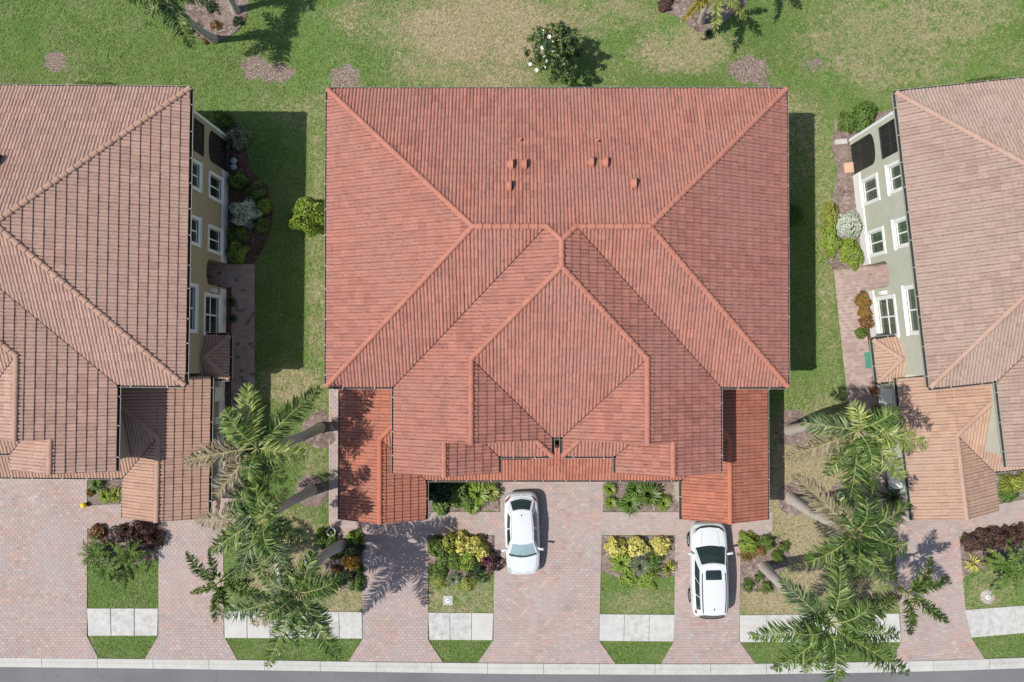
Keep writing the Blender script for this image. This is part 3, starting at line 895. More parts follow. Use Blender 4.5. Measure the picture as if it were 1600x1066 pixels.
def join_tiles(mats, V, F, ev, ef, name, mat, parent, smooth_n):
    VA = np.array(V); n = len(V)
    allv = []; allf = []; rnd = []
    for k, m in enumerate(mats):
        A = np.array(m)
        allv.append(VA @ A[:3,:3].T + A[:3,3])
    vs = np.concatenate(allv).tolist() if allv else []
    FA = F
    for k in range(len(mats)):
        r = random.random()
        for f in FA: allf.append([i+k*n for i in f])
        rnd += [r]*len(FA)
    sm = [(i % len(F)) < smooth_n for i in range(len(allf))]
    b = len(vs)
    vs = [tuple(v) for v in vs] + list(ev)
    # clipped pieces: tile identity by connected position
    for f in ef:
        allf.append([i+b for i in f])
        c = ev[f[0]]
        rnd.append((math.sin(math.floor(c[0]/0.31)*12.9898+math.floor(c[1]/0.31)*78.233)*43758.5453) % 1.0)
        sm.append(False)
    me = bpy.data.meshes.new(name); me.from_pydata(vs, [], allf)
    at = me.attributes.new('rnd', 'FLOAT', 'FACE'); at.data.foreach_set('value', rnd)
    tuv = np.zeros((len(vs), 3), np.float32)
    if mats:
        tuv[:len(mats)*n] = np.tile(VA, (len(mats), 1))+np.repeat(rng.uniform(0, 60, (len(mats), 3)), n, axis=0)
    if ev: tuv[b:] = np.array(ev)[:, [0, 1, 2]]
    at = me.attributes.new('tuv', 'FLOAT_VECTOR', 'POINT'); at.data.foreach_set('vector', tuv.ravel())
    me.polygons.foreach_set('use_smooth', sm)
    me.materials.append(mat)
    me.update()
    o = link(name, me, parent); o['kind'] = 'stuff'
    return o

def cap_mats(caps, step=0.37):
    out = []
    for a, b in caps:
        a = Vector(a); b = Vector(b)
        if (a-b).length < 0.05: continue
        if b.z < a.z-1e-4: a, b = b, a
        dv = (b-a); L = dv.length; dv.normalize()
        n = max(1, round(L/step)); st = L/n
        side = Vector((0,0,1)).cross(dv).normalized(); up = dv.cross(side)
        for k in range(n):
            o = a+dv*(k*st-0.02)+up*0.03
            jr = random.uniform(-0.02, 0.02)
            x = (dv+side*jr)*(st/0.37); y = side
            out.append(Matrix(((x.x,y.x,up.x,o.x),(x.y,y.y,up.y,o.y),(x.z,y.z,up.z,o.z),(0,0,0,1))))
    return out

def gutter(parent, a, b, n, z, hang=1.15):
    a = Vector((a[0],a[1],0)); b = Vector((b[0],b[1],0)); n = Vector((n[0],n[1],0))
    L = (b-a).length; d = (b-a).normalized()
    mb = MB()
    e = 0.0 if L < 1 else 0.02
    a2, b2 = a-d*e, b+d*e
    mid = (a2+b2)/2; hl = (b2-a2)/2
    mb.obox(mid+n*0.075+Vector((0,0,z-0.115)), hl, n*0.07, Vector((0,0,0.012)), 1)
    mb.obox(mid+n*0.148+Vector((0,0,z-0.085)), hl, n*0.006, Vector((0,0,0.040)), 0)
    k = int(L/hang)
    for i in range(k):
        c = a+d*((i+0.5+random.uniform(-0.12,0.12))*L/k)
        mb.obox(c+n*0.085+Vector((0,0,z+0.008)), d*0.018, n*0.06, Vector((0,0,0.005)), 2)
    mb.build('gutter', [M['gutter'], M['gutter_in'], M['hanger']], parent)

def side_wall(house, sg, wall, wm, pane):
    """detailed side elevation; x = sg*9.75"""
    X = sg*9.75
    ops = [(4.25,5.8,0.06,2.7,'lanai'),(4.25,5.8,3.25,5.5,'balcony'),(2.58,3.62,1.0,2.5,'win'),(-0.06,0.98,1.0,2.5,'win'),(2.6,3.7,3.85,5.3,'win'),(0.0,1.08,3.85,5.3,'win'),
           (-4.2,-2.4,1.1,2.85,'tall'),(-4.1,-2.1,4.1,5.75,'tall'),(-1.82,-0.55,0.0,2.7,'entry')]
    ys = sorted(set([-6.15, 6.1]+[o[0] for o in ops]+[o[1] for o in ops]))
    zs = sorted(set([0.0, 6.05]+[o[2] for o in ops]+[o[3] for o in ops]))
    for y0, y1 in zip(ys[:-1], ys[1:]):
        for z0, z1 in zip(zs[:-1], zs[1:]):
            c = ((y0+y1)/2, (z0+z1)/2)
            if any(o[0] < c[0] < o[1] and o[2] < c[1] < o[3] for o in ops): continue
            v = [(X,y0,z0),(X,y1,z0),(X,y1,z1),(X,y0,z1)]
            wall.add(v, [(0,1,2,3) if sg > 0 else (3,2,1,0)])
    for y0, y1, z0, z1, k in ops:
        dep = {'win':0.14,'tall':0.14,'lanai':2.6,'balcony':2.2,'entry':1.5}[k]
        xi = X-sg*dep
        mi = 1 if k in ('lanai','balcony') else 0
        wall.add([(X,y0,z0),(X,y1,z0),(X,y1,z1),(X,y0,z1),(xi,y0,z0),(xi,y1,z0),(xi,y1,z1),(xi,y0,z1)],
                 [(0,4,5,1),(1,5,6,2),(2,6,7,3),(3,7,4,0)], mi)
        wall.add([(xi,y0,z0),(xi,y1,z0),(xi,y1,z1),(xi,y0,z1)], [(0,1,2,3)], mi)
        if k in ('win','tall'):
            w = MB()                                             # casing
            f = 0.16; pr = X+sg*0.05; bx = X-sg*0.02
            for (a,b,c,d) in ((y0-f,y0,z0-f,z1+f),(y1,y1+f,z0-f,z1+f),(y0,y1,z0-f,z0),(y0,y1,z1,z1+f)):
                w.box(min(bx,pr), max(bx,pr), a, b, c, d)
            s1, s2 = X-sg*0.05, X+sg*0.11
            w.box(min(s1,s2), max(s1,s2), y0-f-0.03, y1+f+0.03, z0-f-0.05, z0-f+0.001)
            wo = w.build('window', M['white'], house)
            ny = 2; nz = 2 if k == 'tall' else 1
            fr = MB(); gx0, gx1 = sorted((X-sg*0.10, X-sg*0.055))
            for i in range(ny+1):
                yy = y0+(y1-y0)*i/ny
                fr.box(gx0, gx1, yy-0.035, yy+0.035, z0, z1)
            for i in range(nz+1):
                zz = z0+(z1-z0)*i/nz
                fr.box(gx0-0.002, gx1+0.002, y0, y1, zz-0.04, zz+0.04)
            fr.build('frame', M['white'], wo)
            for i in range(ny):
                for j in range(nz):
                    ya, yb = y0+(y1-y0)*i/ny+0.03, y0+(y1-y0)*(i+1)/ny-0.03
                    za, zb = z0+(z1-z0)*j/nz+0.03, z0+(z1-z0)*(j+1)/nz-0.03
                    pn = MB(); x0, x1 = sorted((X-sg*0.09, X-sg*0.075))
                    pn.box(x0, x1, ya, yb, za, zb); pn.build('pane', pane, wo)
                    # glazing bars
                    gb = MB(); q0, q1 = sorted((X-sg*0.074, X-sg*0.062))
                    ym = (ya+yb)/2
                    for zz in (za+(zb-za)/3, za+2*(zb-za)/3): gb.box(q0, q1, ya, yb, zz-0.008, zz+0.008)
                    gb.box(q0-0.001, q1-0.001, ym-0.008, ym+0.008, za, zb)
                    gb.build('glazing_bar', M['bronze'], wo)
        if k in ('lanai','entry'):                               # arched head: two spandrels
            sp = MB(); a0 = z1-0.38
            for e in (0, 1):
                ya = y0 if e == 0 else y1
                pts = [(ya, z1)]
                for q in range(9):
                    t = q/8; yy = ya+(0.5*(y0+y1)-ya)*t
                    pts.append((yy, a0+0.38*math.sqrt(max(0, 1-(1-t)**2))))
                n = len(pts)
                fv = [(X-sg*0.001,p,q) for p, q in pts]; bv = [(X-sg*0.2,p,q) for p, q in pts]
                sp.add(fv+bv, [tuple(range(n)), tuple(range(2*n-1, n-1, -1))]+[(i,(i+1)%n,(i+1)%n+n,i+n) for i in range(n)])
            sp.build('arch', wm, house)
        if k in ('lanai','balcony'):
            sc = MB(); s0, s1 = sorted((X-sg*0.06, X-sg*0.064))
            sc.box(s0, s1, y0, y1, z0, z1)
            so = sc.build('insect_screen', M['screen'], house)
            fr = MB(); s0, s1 = sorted((X-sg*0.09, X-sg*0.04))
            for yy in (y0+0.03, y0+(y1-y0)*0.36, y0+(y1-y0)*0.68, y1-0.03): fr.box(s0, s1, yy-0.03, yy+0.03, z0, z1)
            for zz in (z0+0.03, z0+0.95, z1-0.03): fr.box(s0-0.002, s1+0.002, y0, y1, zz-0.03, zz+0.03)
            fr.build('screen_frame', M['bronze'], so)
        if k == 'balcony':
            rl = MB(); s0, s1 = sorted((X-sg*0.16, X-sg*0.13))
            rl.box(s0-0.01, s1+0.01, y0, y1, z0+1.0, z0+1.06)
            rl.box(s0-0.01, s1+0.01, y0, y1, z0+0.08, z0+0.13)
            ro = rl.build('balcony_railing', M['bronze'], house)
            yy = y0+0.06
            bme = None
            while yy < y1:
                if bme is None:
                    b = MB().box(-0.012, 0.012, -0.012, 0.012, 0.13, 1.0); bme = b.mesh('baluster'); bme.materials.append(M['bronze'])
                o = link('baluster', bme, ro); o.location = ((s0+s1)/2, yy, z0)
                yy += 0.13
    # white wainscot, with cap
    for y0, y1 in ((-0.5, 4.2), (-4.3, -1.9), (-12.6, -6.5)):
        b = MB(); x0, x1 = sorted((X-sg*0.01, X+sg*0.04))
        b.box(x0, x1, y0, y1, 0.0, 0.83)
        x0, x1 = sorted((X-sg*0.01, X+sg*0.055)); b.box(x0, x1, y0-0.01, y1+0.01, 0.80, 0.84)
        b.build('wainscot', M['white'], house)
    # corner band at the lanai
    b = MB(); x0, x1 = sorted((X-sg*0.3, X+sg*0.03)); b.box(x0, x1, 6.0, 6.13, 0, 6.0); b.build('corner_band', M['white'], house)
    # lantern by the entry
    l = MB(); x0, x1 = sorted((X, X+sg*0.22)); l.box(x0, x1, -2.18, -2.0, 1.85, 2.2); l.box(*sorted((X, X+sg*0.3)), -2.16, -2.02, 2.2, 2.24)
    l.build('wall_lantern', M['plastic_white'], house)

def house(name, label, center, rot, mats, wallm, sides, pane, vents=(), extras=()):
    H = empty(name, (center[0], center[1], 0), rot)
    tag(H, label, 'house', 'two-storey tile-roofed duplexes along the street')
    WM = Matrix.Translation((center[0], center[1], 0)) @ Matrix.Rotation(rot, 4, 'Z')
    # walls
    w = MB()
    for sg in (1, -1):
        if sg in sides: side_wall(H, sg, w, wallm, pane)
        else: w.add([(sg*9.75,-6.15,0),(sg*9.75,6.1,0),(sg*9.75,6.1,6.05),(sg*9.75,-6.15,6.05)], [(0,1,2,3) if sg > 0 else (3,2,1,0)])
        w.add([(sg*9.75,-6.15,0),(sg*6.75,-6.15,0),(sg*6.75,-6.15,6.05),(sg*9.75,-6.15,6.05)], [(0,1,2,3)])
        x0, x1 = sorted((sg*9.74, sg*6.4)); w.box(x0, x1, -12.65, -6.16, 0, 3.12)            # garage block
        a = sg*6.75
        w.add([(a,-6.15,3.1),(a,-10.1,3.1),(a,-10.1,6.05),(a,-6.15,6.05)], [(0,1,2,3) if sg < 0 else (3,2,1,0)])
        x0, x1 = sorted((sg*6.749, sg*3.0)); w.add([(x0,-10.1,3.0),(x1,-10.1,3.0),(x1,-10.1,6.05),(x0,-10.1,6.05)], [(0,1,2,3)])
        w.add([(sg*3.0,-10.1,3.0),(sg*3.0,-9.35,3.0),(sg*3.0,-9.35,6.05),(sg*3.0,-10.1,6.05)], [(0,1,2,3)])
        x0, x1 = sorted((sg*3.0, sg*0.32)); w.add([(x0,-9.35,3.0),(x1,-9.35,3.0),(x1,-9.35,6.05),(x0,-9.35,6.05)], [(0,1,2,3)])
        w.add([(sg*0.32,-9.35,3.0),(sg*0.32,-8.7,3.0),(sg*0.32,-8.7,6.05),(sg*0.32,-9.35,6.05)], [(0,1,2,3)])
    w.add([(-0.32,-8.7,3.0),(0.32,-8.7,3.0),(0.32,-8.7,6.05),(-0.32,-8.7,6.05)], [(0,1,2,3)])
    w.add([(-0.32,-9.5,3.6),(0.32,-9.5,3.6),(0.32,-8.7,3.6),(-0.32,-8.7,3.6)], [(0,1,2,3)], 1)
    w.add([(-9.75,6.1,0),(9.75,6.1,0),(9.75,6.1,6.05),(-9.75,6.1,6.05)], [(3,2,1,0)])
    w.add([(-6.4,-10.7,0),(6.4,-10.7,0),(6.4,-10.7,3.1),(-6.4,-10.7,3.1)], [(0,1,2,3)])
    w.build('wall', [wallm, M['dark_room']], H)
    # garage doors
    for x0, x1, y in ((-9.3,-6.85,-12.67),(6.85,9.3,-12.67),(-5.4,-0.5,-10.72),(0.5,5.4,-10.72)):
        g = MB()
        for i in range(4): g.box(x0, x1, y-0.04, y, 0.04+i*0.56, 0.58+i*0.56)
        g.build('garage_door', M['white'], H)
    # roof decks: solid from eave level up to the plane
    def deck(planes, zb, nm):
        d = MB()
        for poly, fl, dr, u0 in planes:
            p = poly if area2(poly) > 0 else poly[::-1]
            dd = Vector((dr[0], dr[1]))
            cx = sum(q[0] for q in p)/len(p); cy = sum(q[1] for q in p)/len(p)
            d.prism(p, zb-0.10, (lambda x, y: zb-0.004+S*max(0.0, dd.x*x+dd.y*y-u0)), 0, 1)
        return d.build(nm, [wallm, M['underlay']], H)
    up = deck(UP, ZE, 'roof'); lo = deck(LO, ZL, 'lower_roof')
    groups = [(UP, ZE, up, mats[0]), (LO, ZL, lo, mats[2])]
    capg = [(CAPS, up, mats[1]), (LCAPS, lo, mats[3])]
    eav = [(EAVES, ZE), (LEAVES, ZL)]
    for sg in sides:
        pl, cp, ev = canopy_spec(sg)
        c = deck(pl, ZC, 'entry_canopy')
        groups.append((pl, ZC, c, mats[2])); capg.append((cp, c, mats[3])); eav.append((ev, ZC))
        b = MB()                                                    # canopy brackets
        for yy in (-6.2, -4.55): b.box(*sorted((sg*9.74, sg*10.9)), yy-0.06, yy+0.06, ZC-0.3, ZC-0.1)
        b.build('canopy_bracket', M['white'], H)
    res = []
    for planes, zb, par, mt in groups:
        wh, cv, cf = roof_tiles(planes, zb, WM)
        res.append([wh, cv, cf, par, mt])
    cand = []
    for gi, r in enumerate(res):
        for k, m in enumerate(r[0]):
            p = WM @ m.translation
            if inframe(p, -4):
                cand.append(((p-Vector((0,0,CAM_H))).length, gi, k))
    cand.sort()
    pick = set((g, k) for _, g, k in cand[:300])
    for gi, (wh, cv, cf, par, mt) in enumerate(res):
        me = shared(TILE_ME, mt.name, TV, TF, mt, 'roof_tile', 12)
        rest = []
        for k, m in enumerate(wh):
            if (gi, k) in pick:
                o = link('roof_tile', me, par); o.matrix_local = m
            else: rest.append(m)
        if rest or cv:
            join_tiles(rest, TV, TF, cv, cf, 'roof_tile_field', mt, par, 12)
    nc = 0
    for caps, par, mt in capg:
        me = shared(CAP_ME, mt.name, CV, CF, mt, 'ridge_tile', 6)
        rest = []
        for m in cap_mats(caps):
            if inframe(WM @ m.translation, 5) and nc < 300:
                o = link('ridge_tile', me, par); o.matrix_local = m; nc += 1
            else: rest.append(m)
        if rest: join_tiles(rest, CV, CF, [], [], 'ridge_tile_run', mt, par, 6)
    for ev, z in eav:
        for a, b, n in ev: gutter(H, a, b, n, z)
    # scupper lining between the two front gables
    # roof vents
    for px, py, kind in vents:
        p = W(px, py, 8.0)
        q = WM.inverted() @ p
        u = 6.59-q.y
        z = ZE+S*u
        p = W(px, py, z); q = WM.inverted() @ p; z = ZE+S*(6.59-q.y)
        if kind == 'hood':
            v = MB(); n = 8; r = 0.25; vv = []; ff = []
            for i in range(n//2+1):                                # quarter dome, mouth to the east
                th = math.pi/2*i/(n//2)
                for k in range(n+1):
                    ph = math.pi/2+math.pi*k/n
                    vv.append((q.x+0.02+r*1.05*math.sin(th)*math.cos(ph), q.y+r*math.sin(th)*math.sin(ph), z+0.14+r*0.9*math.cos(th)))
            for k in range(n+1):
                ph = math.pi/2+math.pi*k/n
                vv.append((q.x+0.02+r*1.05*math.cos(ph), q.y+r*math.sin(ph), z-0.15))
            for i in range(n//2+1):
                for k in range(n): ff.append((i*(n+1)+k, (i+1)*(n+1)+k, (i+1)*(n+1)+k+1, i*(n+1)+k+1))
            v.add(vv, ff, 0, True)
            mo = [(q.x+0.005, q.y+0.93*r*math.cos(a), z-0.15+(0.28+0.85*r)*max(0,math.sin(a))) for a in [math.pi*k/8 for k in range(9)]]
            v.add(mo, [tuple(range(9))], 1)  # dark sheet across the mouth stands in for shade inside the hood
            v.build('roof_vent', [mats[1], M['gutter_in']], H)
        else:
            v = MB(); v.tube([(q.x,q.y,z-0.1),(q.x,q.y,z+0.28)], 0.055, 10, 0); v.tube([(q.x,q.y,z-0.1),(q.x,q.y,z+0.10)], 0.10, 10, 0)
            v.build('vent_pipe', mats[1], H)
    for f in extras: f(H, WM)
    return H

def utility_boxes(sg):
    def f(H, WM):
        X = sg*9.79
        for y0, y1, z0, z1, d, m in ((-7.6,-6.9,1.0,2.2,0.28,'plastic_white'),(-8.75,-8.4,1.2,1.75,0.16,'plastic_white'),(-9.6,-9.05,1.1,1.7,0.14,'lead'),(-10.3,-9.9,0.6,1.3,0.3,'lead'),(-11.9,-11.35,0.9,1.5,0.3,'plastic_white')):
            b = MB(); b.box(*sorted((X-sg*0.06, X+sg*d)), y0, y1, z0, z1)
            b.box(*sorted((X, X+sg*(d+0.02))), y0-0.015, y1+0.015, z1-0.04, z1+0.01)
            b.build('utility_box', M[m], H)
            c = MB(); c.tube([(X+sg*0.06,(y0+y1)/2,z0),(X+sg*0.06,(y0+y1)/2,0.0)], 0.03, 8); c.build('conduit', M['lead'], H)
    return f
VENTS = [(801,258,'hood'),(822,258,'hood'),(798,292,'hood'),(926,255,'hood'),(948,255,'hood'),(992,288,'hood'),(813,219,'pipe'),(933,221,'pipe')]
house('duplex_house', 'coral red tile roofed house in the centre behind the two white cars', (2.0,5.225), 0.0,
      (M['tile_c'],M['cap_c'],M['low_c'],M['lowcap_c']), M['wall_c'], (), M['pane'], VENTS)
house('duplex_house', 'buff pink tile roofed house with tan side wall left of the coral roof', (-24.64,5.38), R(-0.56),
      (M['tile_l'],M['cap_l'],M['low_l'],M['cap_l']), M['wall_l'], (1,), M['pane'], [(3,252,'hood')], [utility_boxes(1)])
house('duplex_house', 'slightly turned beige tile roofed house with sunlit sage green side wall', (27.97,6.21), R(6.1),
      (M['tile_r'],M['cap_r'],M['low_r'],M['cap_r']), M['wall_r'], (-1,), M['pane_r'], [], [utility_boxes(-1)])

# ------------------------------------------------------------------ palms
def bez(a, b, c, t):
    return a*(1-t)**2+b*2*t*(1-t)+c*t*t
def frond_mesh(mb, a, b, c, n_leaf, ll, seed, style='queen', wleaf=0.068, mi_leaf=0, mi_rib=1, start=0.14):
    """a, b, c: base, control and tip of the rib; leaflets on both sides (or all round)"""
    r = random.Random(seed)
    N = 9
    pts = [bez(a, b, c, k/(N-1)) for k in range(N)]
    L = sum((pts[i+1]-pts[i]).length for i in range(N-1))
    mb.tube(pts, [0.030*(1-0.85*k/(N-1))+0.004 for k in range(N)], 4, mi_rib, True, False)
    for k in range(n_leaf):
        t = start+(1-start)*(k+r.random()*0.7)/n_leaf
        p = bez(a, b, c, min(t, 1)); q = bez(a, b, c, min(1, t+0.02)); q0 = bez(a, b, c, max(0, t-0.02))
        tg = (q-q0).normalized()
        up = Vector((0,0,1))-tg*tg.z
        if up.length < 0.05: up = Vector((1,0,0))
        up.normalize(); sd = tg.cross(up)
        env = max(0.25, math.sin(math.pi*min(1, 0.12+0.86*t))**0.6)
        for sg in (1, -1):
            l = ll*env*r.uniform(0.75, 1.1)
            if style == 'plume':
                an = r.uniform(-1.0, 2.6)
            else:
                an = r.choice((0.15, 0.6, -0.3))+r.uniform(-0.4, 0.4)
            out = (sd*sg*math.cos(an)+up*math.sin(an)).normalized()
            fw = r.uniform(0.2, 0.95) if style != 'plume' else r.uniform(0.25, 0.6)
            d1 = (out+tg*fw).normalized()
            droop = r.uniform(0.25, 1.35) if style != 'plume' else r.uniform(0.1, 0.4)
            d2 = (d1+Vector((0,0,-droop))).normalized()
            m = p+d1*l*0.5; e = m+d2*l*0.5
            wv = tg.cross(d1).cross(d1)
            wv = tg - d1*tg.dot(d1)
            if wv.length < 0.05: wv = up
            wv = (wv.normalized()+up*r.uniform(-0.6, 0.6)).normalized()*wleaf*0.5
            mb.add([p-wv*0.5, p+wv*0.5, m+wv, m-wv, e], [(0,1,2,3),(3,2,4)], mi_leaf)
PALM_N = [0]
def palm(label, base, crown, z, fronds, mat='palm', style='queen', extra=5, r0=0.27, r1=0.185, leaf=0.85, nl=68, spear=True, group='palms on the lawns', lean=0.0, dead=(), height_ctl=0.9):
    """base px on the ground, crown px at height z; fronds: (tip px, tip py, dz, [material])"""
    PALM_N[0] += 1
    sd = PALM_N[0]*101
    rr = random.Random(sd)
    b = W(base[0], base[1], 0); cpos = W(crown[0], crown[1], z)
    root = empty('palm_tree', (b.x, b.y, 0))
    tag(root, label, 'palm tree', group)
    top = cpos-b
    # trunk: slightly bowed, swollen at the foot
    mb = MB(); N = 14; pts = []; rad = []
    bow = Vector((rr.uniform(-0.25,0.25), rr.uniform(-0.25,0.25), 0))
    tf = 0.86
    for k in range(N+1):
        t = k/N
        p = Vector((top.x*t*tf, top.y*t*tf, top.z*t*tf)) + bow*math.sin(math.pi*t)
        pts.append(p); rad.append(r1+(r0-r1)*(1-t)**1.6+0.05*math.exp(-t*z/0.5)+(0.01 if k % 2 else 0))
    pts[0].z -= 0.1
    mb.tube(pts, rad, 14, 0)
    mb.build('trunk', M['trunk'], root)
    ms = MB(); p0 = pts[-1]; ms.tube([p0-Vector((0,0,0.05)), p0.lerp(top, 0.35), p0.lerp(top, 0.8), top+Vector((0,0,0.15))], [r1*1.05, r1*1.25, r1*0.8, r1*0.35], 10, 0)
    ms.build('crown_shaft', M['shaft'], root)
    k = 0
    specs = []
    for f in fronds:
        dz = f[2]; m = f[3] if len(f) > 3 else mat
        tip = W(f[0], f[1], max(0.3, z+dz))-b
        specs.append((tip, m, f[4] if len(f) > 4 else style))
    for q in range(extra):
        an = 2*math.pi*(q+rr.random()*0.7)/max(1, extra); l = rr.uniform(1.0, 1.9)
        specs.append((top+Vector((math.cos(an)*l, math.sin(an)*l, rr.uniform(0.5, 1.6))), mat, style))
    for tip, m, st in specs:
        k += 1
        a = top+Vector((0,0,-0.05))
        h = (tip-a); hor = Vector((h.x, h.y, 0))
        ctl = a+hor*0.42+Vector((rr.uniform(-0.15,0.15), rr.uniform(-0.15,0.15), max(0.3, h.z*0.5+height_ctl)))
        L = h.length
        mb = MB()
        frond_mesh(mb, a, ctl, tip, int(nl*max(0.5, min(1.25, L/2.8))), leaf*(0.75 if L < 1.9 else 1.0), sd+k, st)
        mb.build('frond', [LM[m], M['rachis']], root)
    if spear:
        mb = MB(); mb.tube([top, top+Vector((0.05,0.05,1.3))], [0.03, 0.006], 5, 0); mb.build('spear_leaf', M['shaft'], root)
    return root

palm('tall grey palm beside the coral garage, nearest the left house path', (500,668), (402,700), 8.5,
     [(388,600,-0.2,'palm_lime'),(286,722,-0.6,'palm_dry'),(500,606,-1.2),(480,712,-0.8,'palm_lime'),(338,776,-1.0,'palm_dry'),(398,770,-1.5),(446,752,-1.0),(352,640,-0.8,'palm_lime'),(455,655,-1.2)], 'palm', extra=2, leaf=0.86)
palm('grey palm left of the coral garage, second one down from the path', (487,766), (412,808), 7.8,
     [(330,862,-1.2),(376,905,-1.0,'palm_blue'),(305,812,-2.2,'palm_dry'),(410,905,-1.2),(455,900,-1.0,'palm_blue'),(482,845,-1.4),(400,738,-0.5),(352,790,-0.8,'palm_blue'),(450,765,-0.9,'palm_lime'),(365,748,-1.0)], 'palm', extra=2, leaf=0.86)
palm('leaning pale palm whose shadow falls on the narrow centre driveway', (534,852), (468,926), 6.6,
     [(548,900,-0.5),(490,862,0.1),(345,962,-0.8,'palm_blue'),(418,1042,-1.0),(532,1030,-1.0),(395,975,-0.8,'palm_dry'),(470,1010,-0.8),(410,898,-0.4,'palm_blue'),(515,975,-0.5,'palm_blue'),(440,868,-0.3)], 'palm', extra=2, leaf=0.85)
palm('foxtail palm with curled plumes over the left house driveway edge', (410,862), (345,908), 5.2,
     [(292,862,-0.9,'palm_blue'),(328,856,-0.7,'palm_blue'),(298,926,-0.5),(336,972,-0.9),(432,936,-0.6),(400,870,-0.2,'palm_blue'),(398,905,-0.7),(365,955,-0.9)], 'palm', style='plume', extra=0, leaf=0.42, nl=110, r0=0.2, r1=0.1, height_ctl=0.5)
palm('tall white footed palm nearest the sage house side path', (1234,672), (1340,672), 8.2,
     [(1226,716,-1.4,'palm_dry'),(1252,660,-0.8,'palm_blue'),(1332,628,0.0,'palm_lime'),(1450,697,-0.7,'palm_lime'),(1412,748,-0.6,'palm_lime'),(1322,800,-1.6),(1385,640,-0.3),(1290,742,-1.2),(1360,760,-1.0),(1412,655,-0.8)], 'palm', extra=2, leaf=0.86)
palm('white footed palm standing in the dry lawn, middle one of the right side yard', (1236,779), (1336,832), 7.8,
     [(1240,742,-0.8,'palm_dry'),(1258,880,-0.8),(1422,786,-0.4),(1418,862,-0.6),(1384,905,-0.6),(1338,912,-1.2),(1305,770,-0.4),(1365,752,-0.6),(1292,905,-1.3,'palm_blue')], 'palm', extra=2, leaf=0.86)
palm('broad crowned palm overhanging the sidewalk and the road kerb', (1195,886), (1297,975), 8.2,
     [(1172,994,-0.8),(1222,908,-0.6,'palm_blue'),(1311,868,0.2),(1398,938,-0.5),(1404,990,-0.5),(1420,1052,-1.0),(1302,1072,-0.6),(1208,1046,-1.2),(1255,1050,-1.0),(1352,1015,-0.5),(1352,905,-0.8,'palm_dry')], 'palm', extra=2, leaf=0.86)
palm('young foxtail palm with three plumes over the sage house driveway', (1345,880), (1416,926), 4.8,
     [(1482,902,-0.4),(1482,972,-0.4),(1421,992,-0.9),(1335,936,-1.2,'palm_dry'),(1455,870,-1.0)], 'palm', style='plume', extra=0, leaf=0.45, nl=110, r0=0.16, r1=0.09, height_ctl=0.4)
palm('palm leaning over the lawn bed at the top edge, left one', (335,62), (262,-4), 5.8,
     [(228,42,-0.8),(302,74,-1.2),(240,-40,-0.2),(300,-45,-0.2),(330,5,-1.0),(215,5,-0.6),(270,50,-0.7,'palm_blue')], 'palm', extra=2, leaf=0.8, r0=0.2, r1=0.12, group='palms in the back lawn beds')
palm('palm in the top edge lawn bed, right one of the two trunks', (369,18), (308,-62), 5.6,
     [(300,-10,-1.0),(350,-40,-0.6),(240,-60,-0.5),(320,-120,-0.3),(370,-95,-0.5),(260,-110,-0.4)], 'palm', extra=2, leaf=0.8, r0=0.19, r1=0.12, group='palms in the back lawn beds')
palm('golden foxtail palm in the bed at the top edge', (1096,34), (1118,-16), 3.9,
     [(1117,56,-0.8,'palm_lime'),(1064,34,-0.8,'palm_gold'),(1060,-10,-0.4,'palm_gold'),(1170,-20,-0.3),(1165,30,-1.0),(1118,-80,-0.3),(1085,8,-0.4,'palm_gold')], 'palm_lime', style='plume', extra=1, leaf=0.40, nl=105, r0=0.16, r1=0.1, group='palms in the back lawn beds', height_ctl=0.5)
palm('green foxtail palm just beyond the top edge, right of the golden one', (1150,-8), (1178,-66), 4.6,
     [(1180,0,-0.9),(1230,-70,-0.5),(1140,-90,-0.4),(1190,-130,-0.4),(1120,-40,-0.8),(1225,-25,-0.8)], 'palm', style='plume', extra=0, leaf=0.42, nl=105, r0=0.16, r1=0.1, group='palms in the back lawn beds', height_ctl=0.5)

# ------------------------------------------------------------------ shrubs
def leaf_cloud(seed, n, lump=0.25, leaf=0.07, asp=2.0, flat=0.0):
    """unit-radius hemispherical bush of rhombic leaves (scaled by the object)"""
    r = random.Random(seed)
    ks = [(Vector((r.gauss(0,1), r.gauss(0,1), r.gauss(0,0.7))).normalized(), r.uniform(2.0, 4.5), r.uniform(0, 6.28)) for _ in range(7)]
    vs = []; fs = []
    for i in range(n):
        d = Vector((r.gauss(0,1), r.gauss(0,1), abs(r.gauss(0,0.9))-0.12)).normalized()
        k = 1+lump*sum(math.sin(f*d.dot(a)*2+p) for a, f, p in ks)/2.6
        rad = k*(r.random()**0.33*0.35+0.65)*0.92
        p = d*rad
        nn = (d+Vector((r.gauss(0,0.45), r.gauss(0,0.45), r.gauss(0,0.35)+0.45))).normalized()
        a = nn.cross(Vector((r.gauss(0,1), r.gauss(0,1), r.gauss(0,1)))).normalized(); b = nn.cross(a)
        l = leaf*r.uniform(0.7, 1.35); w = l/asp
        m = len(vs)
        vs += [tuple(p-a*l), tuple(p+b*w), tuple(p+a*l-nn*l*0.25), tuple(p-b*w)]
        fs.append((m, m+1, m+2, m+3))
    me = bpy.data.meshes.new('foliage'); me.from_pydata(vs, [], fs); me.update()
    return me
